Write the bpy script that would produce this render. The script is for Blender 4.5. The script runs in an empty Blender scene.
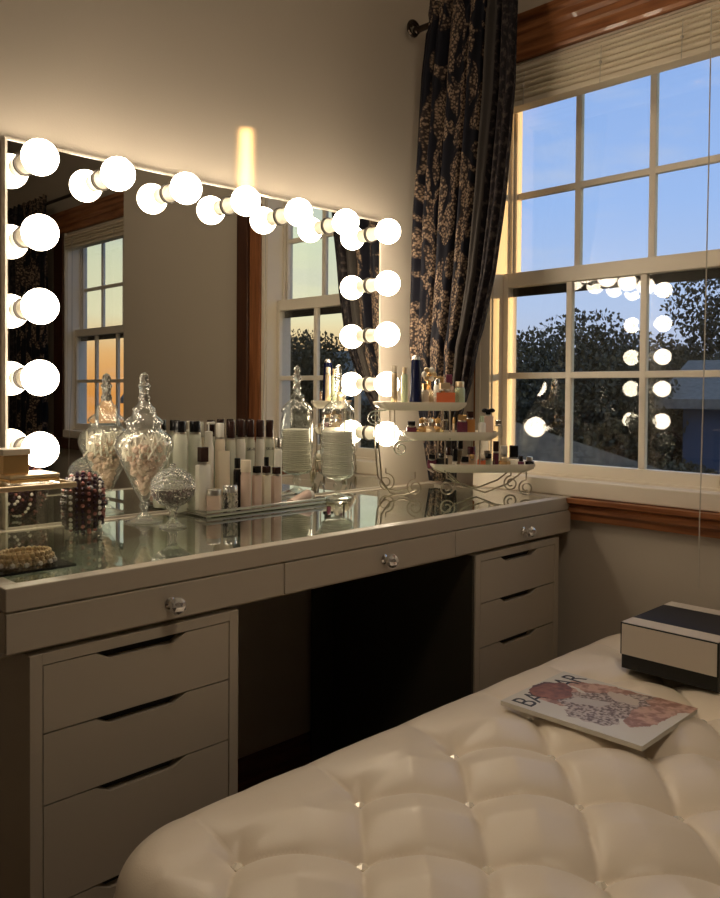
import bpy, bmesh, math, random
from mathutils import Vector, Matrix, Euler, noise
random.seed(7)
PI=math.pi
scn=bpy.context.scene
COL=scn.collection
# ------------------------------------------------------------------ camera
F,CX,CY,CZ=811.,360.,409.,1.07
ya,pi_,ro=[math.radians(v) for v in (45.0,-1.2,0.42)]
fw=Vector((math.cos(ya)*math.cos(pi_),math.sin(ya)*math.cos(pi_),math.sin(pi_)))
rt=Vector((math.sin(ya),-math.cos(ya),0)); up=rt.cross(fw)
RR=math.cos(ro)*rt+math.sin(ro)*up; UU=-math.sin(ro)*rt+math.cos(ro)*up
def ray(x,y): return fw+RR*(x-CX)/F+UU*(CY-y)/F
def xat(px,py,Y):                     # world x of a photo point at distance Y from the camera towards the mirror wall
    r=ray(px,py); return r.x*Y/r.y
def zat(px,py,Y):
    r=ray(px,py); return CZ+r.z*Y/r.y
cam=bpy.data.cameras.new('camera'); co=bpy.data.objects.new('camera',cam); COL.objects.link(co)
m=Matrix.Identity(4)
for i in range(3):
    m[i][0]=RR[i]; m[i][1]=UU[i]; m[i][2]=-fw[i]
m[2][3]=CZ
co.matrix_world=m
cam.sensor_fit='HORIZONTAL'; cam.sensor_width=36; cam.lens=F/720*36; cam.shift_y=-(449-CY)/720
cam.clip_start=.02; cam.clip_end=300
scn.camera=co
# ------------------------------------------------------------------ materials
def nm(name):
    m=bpy.data.materials.new(name); m.use_nodes=True
    nt=m.node_tree; b=nt.nodes['Principled BSDF']
    return m,nt,b
def P(name,col,rough=.5,metal=0,bump=0,bscale=200,var=0,vscale=8,coat=0,spec=.5,sheen=0,trans=0,ior=1.45):
    m,nt,b=nm(name)
    b.inputs['Base Color'].default_value=(*col,1); b.inputs['Roughness'].default_value=rough
    b.inputs['Metallic'].default_value=metal; b.inputs['Specular IOR Level'].default_value=spec
    b.inputs['Coat Weight'].default_value=coat; b.inputs['Sheen Weight'].default_value=sheen
    b.inputs['Transmission Weight'].default_value=trans; b.inputs['IOR'].default_value=ior
    tc=nt.nodes.new('ShaderNodeTexCoord')
    if bump:
        n=nt.nodes.new('ShaderNodeTexNoise'); n.inputs['Scale'].default_value=bscale; n.inputs['Detail'].default_value=4
        bp=nt.nodes.new('ShaderNodeBump'); bp.inputs['Strength'].default_value=bump; bp.inputs['Distance'].default_value=.002
        nt.links.new(tc.outputs['Object'],n.inputs['Vector']); nt.links.new(n.outputs['Fac'],bp.inputs['Height']); nt.links.new(bp.outputs['Normal'],b.inputs['Normal'])
    if var:
        n=nt.nodes.new('ShaderNodeTexNoise'); n.inputs['Scale'].default_value=vscale; n.inputs['Detail'].default_value=5
        r=nt.nodes.new('ShaderNodeValToRGB')
        r.color_ramp.elements[0].position=.3; r.color_ramp.elements[1].position=.7
        r.color_ramp.elements[0].color=(*[c*(1-var) for c in col],1); r.color_ramp.elements[1].color=(*[min(1,c*(1+var)) for c in col],1)
        nt.links.new(tc.outputs['Object'],n.inputs['Vector']); nt.links.new(n.outputs['Fac'],r.inputs['Fac']); nt.links.new(r.outputs['Color'],b.inputs['Base Color'])
    return m
def thin_glass(name,tint=(1,1,1),ior=1.5,rough=0,bump=0,bscale=60,voro=False,boost=1.0,frost=0,frostcol=(.9,.9,.9)):
    m=bpy.data.materials.new(name); m.use_nodes=True; nt=m.node_tree; nt.nodes.clear()
    o=nt.nodes.new('ShaderNodeOutputMaterial'); t=nt.nodes.new('ShaderNodeBsdfTransparent'); g=nt.nodes.new('ShaderNodeBsdfGlossy')
    t.inputs['Color'].default_value=(*tint,1); g.inputs['Roughness'].default_value=rough
    f=nt.nodes.new('ShaderNodeLayerWeight'); f.inputs['Blend'].default_value=.5    # Schlick's curve, the same from both sides of the sheet
    pw=nt.nodes.new('ShaderNodeMath'); pw.operation='POWER'; pw.inputs[1].default_value=5; nt.links.new(f.outputs['Facing'],pw.inputs[0])
    r0=((ior-1)/(ior+1))**2; ma=nt.nodes.new('ShaderNodeMath'); ma.operation='MULTIPLY_ADD'; ma.inputs[1].default_value=1-r0; ma.inputs[2].default_value=r0; nt.links.new(pw.outputs[0],ma.inputs[0])
    mx=nt.nodes.new('ShaderNodeMixShader'); fac=ma.outputs[0]
    if boost!=1:
        mu=nt.nodes.new('ShaderNodeMath'); mu.operation='MULTIPLY'; mu.use_clamp=True; mu.inputs[1].default_value=boost
        nt.links.new(fac,mu.inputs[0]); fac=mu.outputs[0]
    nt.links.new(fac,mx.inputs[0]); nt.links.new(t.outputs[0],mx.inputs[1]); nt.links.new(g.outputs[0],mx.inputs[2])
    if bump:
        tc=nt.nodes.new('ShaderNodeTexCoord')
        n=nt.nodes.new('ShaderNodeTexVoronoi' if voro else 'ShaderNodeTexNoise'); n.inputs['Scale'].default_value=bscale
        bp=nt.nodes.new('ShaderNodeBump'); bp.inputs['Strength'].default_value=bump; bp.inputs['Distance'].default_value=.004
        nt.links.new(tc.outputs['Object'],n.inputs['Vector']); nt.links.new(n.outputs[0],bp.inputs['Height'])
        nt.links.new(bp.outputs['Normal'],g.inputs['Normal']); nt.links.new(bp.outputs['Normal'],f.inputs['Normal'])
    out=mx.outputs[0]
    if frost:
        d=nt.nodes.new('ShaderNodeBsdfDiffuse'); d.inputs['Color'].default_value=(*frostcol,1)
        m2=nt.nodes.new('ShaderNodeMixShader'); m2.inputs[0].default_value=frost
        nt.links.new(out,m2.inputs[1]); nt.links.new(d.outputs[0],m2.inputs[2]); out=m2.outputs[0]
    nt.links.new(out,o.inputs['Surface'])
    return m
def wood(name,c1,c2,axis='Y',scale=6,rough=.35):
    m,nt,b=nm(name)
    tc=nt.nodes.new('ShaderNodeTexCoord'); mp=nt.nodes.new('ShaderNodeMapping')
    s={'X':(1,14,14),'Y':(14,1,14),'Z':(14,14,1)}[axis]
    mp.inputs['Scale'].default_value=s
    n=nt.nodes.new('ShaderNodeTexNoise'); n.inputs['Scale'].default_value=scale; n.inputs['Detail'].default_value=6; n.inputs['Distortion'].default_value=.6
    r=nt.nodes.new('ShaderNodeValToRGB'); r.color_ramp.elements[0].position=.35; r.color_ramp.elements[1].position=.65
    r.color_ramp.elements[0].color=(*c1,1); r.color_ramp.elements[1].color=(*c2,1)
    nt.links.new(tc.outputs['Object'],mp.inputs[0]); nt.links.new(mp.outputs[0],n.inputs['Vector']); nt.links.new(n.outputs['Fac'],r.inputs['Fac']); nt.links.new(r.outputs['Color'],b.inputs['Base Color'])
    b.inputs['Roughness'].default_value=rough; b.inputs['Coat Weight'].default_value=.3
    return m
M={}
M['wall']=P('wall_paint',(.52,.455,.37),.75,bump=.15,bscale=260)
M['ceil']=P('ceiling_paint',(.6,.56,.5),.8)
M['floor']=wood('floor_wood',(.035,.018,.010),(.07,.035,.02),'X',3,.4)
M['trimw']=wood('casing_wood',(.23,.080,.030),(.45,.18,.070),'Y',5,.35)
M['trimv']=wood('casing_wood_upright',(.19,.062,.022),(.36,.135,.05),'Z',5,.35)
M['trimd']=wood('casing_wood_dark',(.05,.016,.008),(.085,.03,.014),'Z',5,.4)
M['base']=wood('baseboard_wood',(.10,.03,.014),(.18,.055,.025),'X',5,.4)
M['vinyl']=P('window_vinyl',(.80,.72,.60),.45)
M['screen']=P('window_track',(.04,.035,.03),.6)
M['blind']=P('blind_slat',(.76,.66,.51),.55)
M['pane']=thin_glass('window_glass',(.95,.96,.95),1.5,boost=1.6)
M['white']=P('white_lacquer',(.52,.455,.365),.38,spec=.4)
M['white2']=P('white_foil_interior',(.78,.80,.70),.5,var=.12,vscale=14)
M['dark_gap']=P('drawer_shadow_gap',(.02,.018,.016),.9)
M['panel']=P('shade_panel',(.06,.052,.036),.6)
M['top_glass']=thin_glass('tabletop_glass',(.94,.97,.94),1.5,boost=1.6)
M['jar_glass']=thin_glass('jar_glass',(.97,.985,.97),1.5,boost=3.2,bump=.35,bscale=30,frost=.07,frostcol=(.9,.9,.84))
m,nt,b=nm('cut_glass'); b.inputs['Transmission Weight'].default_value=.93; b.inputs['IOR'].default_value=1.38; b.inputs['Roughness'].default_value=.03; b.inputs['Base Color'].default_value=(.95,.95,.92,1)
tc=nt.nodes.new('ShaderNodeTexCoord'); vo=nt.nodes.new('ShaderNodeTexVoronoi'); vo.inputs['Scale'].default_value=120; bp=nt.nodes.new('ShaderNodeBump'); bp.inputs['Strength'].default_value=.8; bp.inputs['Distance'].default_value=.004
nt.links.new(tc.outputs['Object'],vo.inputs['Vector']); nt.links.new(vo.outputs['Distance'],bp.inputs['Height']); nt.links.new(bp.outputs['Normal'],b.inputs['Normal']); M['cut_glass']=m
M['clear']=thin_glass('clear_acrylic',(.96,.97,.95),1.45,boost=1.3)
M['crystal']=P('crystal',(.9,.9,.9),.03,metal=.75)
M['button']=P('button_crystal',(.98,.92,.80),.22,metal=.45)
M['chrome']=P('chrome',(.8,.78,.74),.12,metal=1)
M['silver']=P('brushed_silver',(.6,.57,.52),.3,metal=1)
M['gold']=P('gold',(.86,.56,.24),.25,metal=.7)
M['palegold']=P('pale_gold',(.86,.68,.44),.28,metal=.65)
M['bronze']=P('bronze_wire',(.42,.36,.28),.3,metal=1)
M['black']=P('black_gloss',(.008,.008,.009),.15)
M['navy']=P('navy_gloss',(.008,.012,.045),.12)
M['brown_cap']=P('brown_cap',(.045,.020,.016),.2)
M['cream']=P('cream_plastic',(.84,.72,.56),.35)
M['white_pl']=P('white_plastic',(.90,.86,.77),.3)
M['frost']=thin_glass('frosted_glass',(.8,.84,.78),1.45,rough=.2,frost=.72,frostcol=(.82,.82,.70))
M['pinkish']=P('pink_liquid',(.76,.56,.46),.25)
M['amber']=P('amber_liquid',(.60,.27,.08),.1)
M['orange']=P('orange_label',(.80,.20,.08),.4)
M['purple']=P('plum_glass',(.16,.04,.07),.1)
M['green']=P('pale_green',(.52,.60,.40),.3)
M['socket']=P('socket_porcelain',(.74,.70,.58),.4)
M['ring']=P('socket_ring',(.07,.06,.05),.4,metal=.6)
M['mframe']=P('mirror_frame_white',(.42,.38,.32),.3)
M['cotton']=P('cotton',(.80,.76,.66),.9,bump=.8,bscale=60)
M['quill']=P('cotton_swab',(.84,.78,.66),.8)
M['blush']=P('blush_puff',(.76,.56,.44),.9,bump=.8,bscale=80)
M['sequin']=P('dark_sequin',(.10,.05,.045),.2,metal=.6)
M['bead_dark']=P('bead_dark_purple',(.035,.015,.03),.12,spec=.8)
M['bead_pink']=P('bead_rose',(.42,.17,.15),.2,metal=.4)
M['bead_white']=P('bead_pearl',(.80,.74,.68),.15,spec=.8)
M['tray_mirror']=P('tray_mirror',(.75,.76,.72),.04,metal=1)
M['porcelain']=P('glazed_porcelain',(.80,.72,.60),.15,coat=.6)
M['leather']=P('ivory_leather',(.84,.73,.59),.33,bump=.10,bscale=420,spec=.45)
M['ottleg']=P('ottoman_leg',(.03,.02,.015),.4)
M['paper']=P('magazine_pages',(.74,.70,.62),.6)
M['ink']=P('black_ink',(.01,.01,.012),.4)
M['boxw']=P('box_white',(.66,.585,.49),.5)
M['boxb']=P('box_black',(.010,.011,.010),.4)
M['rod']=P('rod_bronze',(.05,.035,.025),.3,metal=.8)
M['cord']=P('blind_cord',(.55,.50,.42),.7)
M['lawn']=P('lawn_grass',(.035,.05,.02),.9,var=.4,vscale=2)
M['asphalt']=P('asphalt',(.06,.06,.065),.9)
M['bark']=P('tree_bark',(.05,.035,.025),.9)
M['leafd']=P('leaf_dark',(.080,.062,.026),.7,var=.4,vscale=3)
M['leafo']=P('leaf_olive',(.12,.085,.030),.7,var=.4,vscale=3)
M['siding_blue']=P('siding_blue',(.06,.08,.12),.7)
M['siding_tan']=P('siding_tan',(.20,.12,.06),.7)
M['roof']=P('roof_shingle',(.17,.145,.11),.85,var=.25,vscale=12)
M['hwin']=P('house_window',(.05,.07,.10),.1)
M['htrim']=P('house_trim',(.20,.22,.26),.6)
# mirror
m,nt,b=nm('mirror_silvering'); b.inputs['Base Color'].default_value=(.80,.80,.76,1); b.inputs['Metallic'].default_value=1; b.inputs['Roughness'].default_value=0.0; M['mirror']=m
# bulb glass glowing
m,nt,b=nm('bulb_glow'); b.inputs['Base Color'].default_value=(.9,.9,.85,1); b.inputs['Emission Color'].default_value=(1,.84,.64,1); b.inputs['Emission Strength'].default_value=13.5; M['bulb']=m
m,nt,b=nm('fill_diffuser'); b.inputs['Emission Color'].default_value=(1,.82,.62,1); b.inputs['Emission Strength'].default_value=17; M['fill_lamp']=m
# curtain fabric (pattern follows the cloth's own UVs)
def curtain_mat():
    m,nt,b=nm('curtain_brocade'); N=nt.nodes.new; L=nt.links.new
    uv=N('ShaderNodeUVMap'); uv.uv_map='UVMap'
    sp=N('ShaderNodeSeparateXYZ'); L(uv.outputs[0],sp.inputs[0])
    mp=N('ShaderNodeMapping'); mp.inputs['Scale'].default_value=(6,5,1); L(uv.outputs[0],mp.inputs[0])
    n=N('ShaderNodeTexNoise'); n.inputs['Scale'].default_value=1.3; n.inputs['Detail'].default_value=2; n.inputs['Distortion'].default_value=2.2; L(mp.outputs[0],n.inputs['Vector'])
    r=N('ShaderNodeValToRGB'); e=r.color_ramp; e.elements[0].position=.47; e.elements[0].color=(0,0,0,1); e.elements[1].position=.51; e.elements[1].color=(1,1,1,1); L(n.outputs['Fac'],r.inputs['Fac'])
    # fine lace inside the bronze areas
    mp2=N('ShaderNodeMapping'); mp2.inputs['Scale'].default_value=(120,200,1); L(uv.outputs[0],mp2.inputs[0])
    v=N('ShaderNodeTexVoronoi'); v.inputs['Scale'].default_value=1; L(mp2.outputs[0],v.inputs['Vector'])
    r2=N('ShaderNodeValToRGB'); e=r2.color_ramp; e.elements[0].position=.25; e.elements[0].color=(.29,.20,.135,1); e.elements[1].position=.62; e.elements[1].color=(.03,.022,.02,1); L(v.outputs['Distance'],r2.inputs['Fac'])
    m1=N('ShaderNodeMix'); m1.data_type='RGBA'; m1.inputs[6].default_value=(.006,.006,.011,1); L(r.outputs['Color'],m1.inputs[0]); L(r2.outputs['Color'],m1.inputs[7])
    # floral speckle panel on the right
    mp3=N('ShaderNodeMapping'); mp3.inputs['Scale'].default_value=(45,75,1); L(uv.outputs[0],mp3.inputs[0])
    n3=N('ShaderNodeTexNoise'); n3.inputs['Scale'].default_value=1; n3.inputs['Detail'].default_value=3; L(mp3.outputs[0],n3.inputs['Vector'])
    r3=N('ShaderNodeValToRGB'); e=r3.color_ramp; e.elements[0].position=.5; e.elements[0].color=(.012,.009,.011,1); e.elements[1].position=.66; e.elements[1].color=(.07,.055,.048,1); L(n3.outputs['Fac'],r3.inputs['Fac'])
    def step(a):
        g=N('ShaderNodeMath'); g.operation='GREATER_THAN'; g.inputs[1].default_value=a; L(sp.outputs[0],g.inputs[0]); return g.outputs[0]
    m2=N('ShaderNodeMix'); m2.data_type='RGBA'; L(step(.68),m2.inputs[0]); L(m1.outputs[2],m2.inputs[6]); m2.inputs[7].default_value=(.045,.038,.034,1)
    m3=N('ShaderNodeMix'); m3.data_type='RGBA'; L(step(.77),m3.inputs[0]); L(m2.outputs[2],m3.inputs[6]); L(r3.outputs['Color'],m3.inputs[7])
    L(m3.outputs[2],b.inputs['Base Color']); b.inputs['Roughness'].default_value=.65; b.inputs['Specular IOR Level'].default_value=.2
    return m
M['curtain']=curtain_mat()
# magazine cover artwork: reclining figure in a fluffy dress (print follows the sheet)
def cover_mat():
    m,nt,b=nm('magazine_cover_print'); N=nt.nodes.new; L=nt.links.new
    tc=N('ShaderNodeTexCoord'); n=N('ShaderNodeTexNoise'); n.inputs['Scale'].default_value=38; n.inputs['Detail'].default_value=5
    L(tc.outputs['Object'],n.inputs['Vector'])
    ad=N('ShaderNodeVectorMath'); ad.operation='MULTIPLY_ADD'; ad.inputs[1].default_value=(.035,.035,0)
    sub=N('ShaderNodeVectorMath'); sub.operation='SUBTRACT'; sub.inputs[1].default_value=(.5,.5,.5)
    L(n.outputs['Color'],sub.inputs[0]); L(sub.outputs[0],ad.inputs[0]); L(tc.outputs['Object'],ad.inputs[2])
    cur=None; base=(.70,.655,.57,1)
    def blob(cx,cy,rx,ry,ang,col,prev,tex=None):
        mp=N('ShaderNodeMapping'); mp.vector_type='TEXTURE'; mp.inputs['Location'].default_value=(cx,cy,0); mp.inputs['Rotation'].default_value=(0,0,ang); mp.inputs['Scale'].default_value=(rx,ry,1)
        L(ad.outputs[0],mp.inputs[0]); s=N('ShaderNodeSeparateXYZ'); L(mp.outputs[0],s.inputs[0]); c=N('ShaderNodeCombineXYZ'); L(s.outputs[0],c.inputs[0]); L(s.outputs[1],c.inputs[1])
        ln=N('ShaderNodeVectorMath'); ln.operation='LENGTH'; L(c.outputs[0],ln.inputs[0])
        lt=N('ShaderNodeMath'); lt.operation='LESS_THAN'; lt.inputs[1].default_value=1; L(ln.outputs['Value'],lt.inputs[0])
        mx=N('ShaderNodeMix'); mx.data_type='RGBA'; L(lt.outputs[0],mx.inputs[0])
        if prev is None: mx.inputs[6].default_value=base
        else: L(prev,mx.inputs[6])
        if tex is None: mx.inputs[7].default_value=(*col,1)
        else: L(tex,mx.inputs[7])
        return mx.outputs[2]
    n2=N('ShaderNodeTexNoise'); n2.inputs['Scale'].default_value=150; n2.inputs['Detail'].default_value=4; L(tc.outputs['Object'],n2.inputs['Vector'])
    rr=N('ShaderNodeValToRGB'); rr.color_ramp.elements[0].position=.42; rr.color_ramp.elements[1].position=.58
    rr.color_ramp.elements[0].color=(.13,.07,.05,1); rr.color_ramp.elements[1].color=(.58,.48,.40,1); L(n2.outputs['Fac'],rr.inputs['Fac']); fl=rr.outputs['Color']
    n4=N('ShaderNodeTexNoise'); n4.inputs['Scale'].default_value=60; L(tc.outputs['Object'],n4.inputs['Vector'])
    r4=N('ShaderNodeValToRGB'); r4.color_ramp.elements[0].position=.4; r4.color_ramp.elements[1].position=.6
    r4.color_ramp.elements[0].color=(.30,.13,.08,1); r4.color_ramp.elements[1].color=(.62,.38,.27,1); L(n4.outputs['Fac'],r4.inputs['Fac']); sk=r4.outputs['Color']
    # x runs across the page, y up the page (page 0..0.218, 0..0.27)
    p=blob(.105,.235,.045,.030,.1,(.10,.04,.03),None)
    p=blob(.10,.205,.050,.045,.4,None,p,sk)
    p=blob(.185,.125,.028,.11,.15,None,p,sk)
    p=blob(.055,.12,.030,.050,.0,None,p,fl)
    p=blob(.11,.13,.055,.075,.2,None,p,fl)
    p=blob(.16,.08,.055,.050,.5,None,p,fl)
    p=blob(.105,.155,.016,.040,.5,(.56,.50,.44),p)
    p=blob(.165,.11,.018,.035,-.3,(.60,.50,.40),p)
    p=blob(.13,.045,.075,.030,-.1,None,p,sk)
    p=blob(.20,.03,.03,.05,.2,None,p,sk)
    L(p,b.inputs['Base Color']); b.inputs['Roughness'].default_value=.28
    return m
M['cover']=cover_mat()
# ------------------------------------------------------------------ mesh helpers
class MB:
    def __init__(s): s.bm=bmesh.new()
    def box(s,x0,x1,y0,y1,z0,z1,bev=0):
        r=bmesh.ops.create_cube(s.bm,size=1,matrix=Matrix.Translation(((x0+x1)/2,(y0+y1)/2,(z0+z1)/2))@Matrix.Diagonal((abs(x1-x0),abs(y1-y0),abs(z1-z0),1)))
        if bev:
            es=set(e for v in r['verts'] for e in v.link_edges)
            bmesh.ops.bevel(s.bm,geom=list(es),offset=bev,segments=2,affect='EDGES',profile=.5)
        return s
    def cyl(s,p,q,r1,r2=None,seg=16,caps=True):
        p=Vector(p);q=Vector(q); d=q-p; r2=r1 if r2 is None else r2
        mat=Matrix.Translation((p+q)/2)@d.to_track_quat('Z','Y').to_matrix().to_4x4()
        bmesh.ops.create_cone(s.bm,cap_ends=caps,segments=seg,radius1=r1,radius2=max(r2,1e-5),depth=d.length,matrix=mat); return s
    def sph(s,c,r,seg=12,sc=(1,1,1)):
        bmesh.ops.create_uvsphere(s.bm,u_segments=seg,v_segments=max(6,seg*2//3),radius=r,matrix=Matrix.Translation(c)@Matrix.Diagonal((*sc,1))); return s
    def ico(s,c,r,sub=1,rot=None,sc=(1,1,1)):
        mm=Matrix.Translation(c)
        if rot: mm=mm@Euler(rot).to_matrix().to_4x4()
        bmesh.ops.create_icosphere(s.bm,subdivisions=sub,radius=r,matrix=mm@Matrix.Diagonal((*sc,1))); return s
    def lathe(s,prof,c=(0,0,0),seg=32,flute=0,nf=12,axis='Z'):
        rings=[]
        for r,z in prof:
            ring=[]
            for i in range(seg):
                a=2*PI*i/seg; rr=r*(1+flute*math.cos(nf*a)) if r>1e-4 else 1e-5
                v=Vector((rr*math.cos(a),rr*math.sin(a),z))
                if axis=='Y': v=Vector((v.x,v.z,v.y))
                if axis=='X': v=Vector((v.z,v.x,v.y))
                ring.append(s.bm.verts.new(v+Vector(c)))
            rings.append(ring)
        for a,b in zip(rings,rings[1:]):
            for i in range(seg):
                j=(i+1)%seg; s.bm.faces.new((a[i],a[j],b[j],b[i]))
        if prof[0][0]>1e-4: s.bm.faces.new(rings[0][::-1])
        if prof[-1][0]>1e-4: s.bm.faces.new(rings[-1])
        return s
    def lathe_open(s,prof,c=(0,0,0),seg=32,flute=0,nf=12):
        rings=[]
        for r,z in prof:
            rings.append([s.bm.verts.new(Vector((r*(1+flute*math.cos(nf*2*PI*i/seg))*math.cos(2*PI*i/seg),r*(1+flute*math.cos(nf*2*PI*i/seg))*math.sin(2*PI*i/seg),z))+Vector(c)) for i in range(seg)])
        for a,b in zip(rings,rings[1:]):
            for i in range(seg):
                j=(i+1)%seg; s.bm.faces.new((a[i],a[j],b[j],b[i]))
        return s
    def tube(s,pts,r,seg=8,closed=False):
        pts=[Vector(p) for p in pts]; n=len(pts); rings=[]; prev=None
        for i,p in enumerate(pts):
            if closed: t=pts[(i+1)%n]-pts[i-1]
            else: t=pts[min(i+1,n-1)]-pts[max(i-1,0)]
            t.normalize()
            if prev is None:
                a=Vector((0,0,1)) if abs(t.z)<.9 else Vector((1,0,0)); u=t.cross(a).normalized()
            else:
                u=(prev-t*prev.dot(t)).normalized()
            prev=u; w=t.cross(u)
            rr=r[i] if isinstance(r,(list,tuple)) else r
            rings.append([s.bm.verts.new(p+u*rr*math.cos(2*PI*k/seg)+w*rr*math.sin(2*PI*k/seg)) for k in range(seg)])
        rng=range(n if closed else n-1)
        for i in rng:
            a=rings[i]; b=rings[(i+1)%n]
            for k in range(seg):
                l=(k+1)%seg; s.bm.faces.new((a[k],a[l],b[l],b[k]))
        if not closed:
            s.bm.faces.new(rings[0][::-1]); s.bm.faces.new(rings[-1])
        return s
    def prism(s,pts,axis,a0,a1):
        # pts 2-D outline, extruded along axis between a0 and a1
        def mk(p,a):
            if axis=='X': return Vector((a,p[0],p[1]))
            if axis=='Y': return Vector((p[0],a,p[1]))
            return Vector((p[0],p[1],a))
        A=[s.bm.verts.new(mk(p,a0)) for p in pts]; B=[s.bm.verts.new(mk(p,a1)) for p in pts]
        n=len(pts)
        s.bm.faces.new(A[::-1]); s.bm.faces.new(B)
        for i in range(n):
            j=(i+1)%n; s.bm.faces.new((A[i],A[j],B[j],B[i]))
        return s
    def build(s,name,mt,parent=None,smooth=False,loc=None,rz=0,ang=40):
        bmesh.ops.recalc_face_normals(s.bm,faces=s.bm.faces[:])
        me=bpy.data.meshes.new(name)
        if smooth:
            for f in s.bm.faces: f.smooth=True
            for e in s.bm.edges:
                if len(e.link_faces)==2 and e.calc_face_angle(0)>math.radians(ang): e.smooth=False
        s.bm.to_mesh(me); s.bm.free()
        me.materials.append(M[mt] if isinstance(mt,str) else mt)
        o=bpy.data.objects.new(name,me); COL.objects.link(o)
        if parent: o.parent=parent
        if loc: o.location=loc
        o.rotation_euler.z=rz
        return o
def text_mesh(name,body,size,ext,mt,parent,align='LEFT'):
    cu=bpy.data.curves.new(name,'FONT'); cu.body=body; cu.size=size; cu.extrude=ext; cu.align_x=align
    o=bpy.data.objects.new(name,cu); COL.objects.link(o); bpy.context.view_layer.update()
    me=bpy.data.meshes.new_from_object(o.evaluated_get(bpy.context.evaluated_depsgraph_get())); bpy.data.objects.remove(o)
    o=bpy.data.objects.new(name,me); COL.objects.link(o); o.parent=parent; me.materials.clear(); me.materials.append(M[mt]); return o
def tag(o,label=None,cat=None,group=None,kind=None):
    if label: o['label']=label
    if cat: o['category']=cat
    if group: o['group']=group
    if kind: o['kind']=kind
    return o
def thing(name,label,cat,loc=(0,0,0),rz=0,group=None,kind=None):
    o=bpy.data.objects.new(name,None); COL.objects.link(o); o.location=loc; o.rotation_euler.z=rz; o.empty_display_size=.05
    return tag(o,label,cat,group,kind)
def struct(o,label=None):
    o['kind']='structure'
    if label: o['label']=label
    return o
def kids(o): return [c for c in COL.objects if c.parent==o]
def copy_tree(o,parent=None,loc=None,rz=None,label=None,group=None):
    c=o.copy(); COL.objects.link(c)
    if parent: c.parent=parent
    if loc is not None: c.location=loc
    if rz is not None: c.rotation_euler.z=rz
    if label: c['label']=label
    if group: c['group']=group
    for ch in kids(o): copy_tree(ch,c)
    return c
# ------------------------------------------------------------------ room
WY=1.65; WX=1.985; BX=2.17; JY=-.36; TOP=2.62; LX=-1.5; BYK=-2.6
W=MB().box(LX-.12,2.32,WY,WY+.12,0,TOP).build('wall_back','wall'); struct(W,'beige wall behind the lit mirror')
# window openings
def wall_with_hole(x0,x1,ya,yb,hy0,hy1,hz0,hz1,name,label):
    b=MB()
    b.box(x0,x1,ya,hy0,0,TOP).box(x0,x1,hy1,yb,0,TOP).box(x0,x1,hy0,hy1,0,hz0).box(x0,x1,hy0,hy1,hz1,TOP)
    return struct(b.build(name,'wall'),label)
W1=(.755,1.432,.83,2.02); W2=(-1.36,-.62,.83,1.99)
b=MB(); x0,x1=WX,WX+.12
hy0,hy1,hz0,hz1=W1
b.box(x0,x1,JY,hy0,0,TOP).box(x0,x1,hy1,WY,0,TOP).box(x0,x1,hy0,hy1,0,hz0).box(x0,x1,hy0,hy1,hz1,TOP)
struct(b.build('wall_right','wall'),'beige window wall right of the mirror')
b=MB(); b.box(WX+.12,BX+.12,JY,JY+.10,0,TOP)
x0,x1=BX,BX+.12; hy0,hy1,hz0,hz1=W2
b.box(x0,x1,BYK,hy0,0,TOP).box(x0,x1,hy1,JY,0,TOP).box(x0,x1,hy0,hy1,0,hz0).box(x0,x1,hy0,hy1,hz1,TOP)
struct(b.build('wall_right','wall'),'recessed stretch of window wall seen in the mirror')
struct(MB().box(LX-.12,BX+.12,BYK-.12,BYK,0,TOP).build('wall_front','wall'),'wall at the far side of the room')
struct(MB().box(LX-.12,LX,BYK,WY,0,TOP).build('wall_left','wall'),'left wall of the room')
struct(MB().box(LX-.12,BX+.12,BYK-.12,WY+.12,-.1,0).build('floor','floor'),'dark wood floor')
struct(MB().box(LX-.12,BX+.12,BYK-.12,WY+.12,TOP,TOP+.1).build('ceiling','ceil'),'ceiling')
struct(MB().prism([(WY,0),(WY-.016,0),(WY-.016,.10),(WY-.010,.115),(WY-.006,.135),(WY,.14)],'X',LX,WX).build('baseboard_back','base'),'reddish wood baseboard under the vanity')
struct(MB().prism([(WX,0),(WX-.016,0),(WX-.016,.10),(WX-.010,.115),(WX-.006,.135),(WX,.14)],'Y',JY,WY-.016).build('baseboard_right','base'),'wood baseboard below the window')

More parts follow.
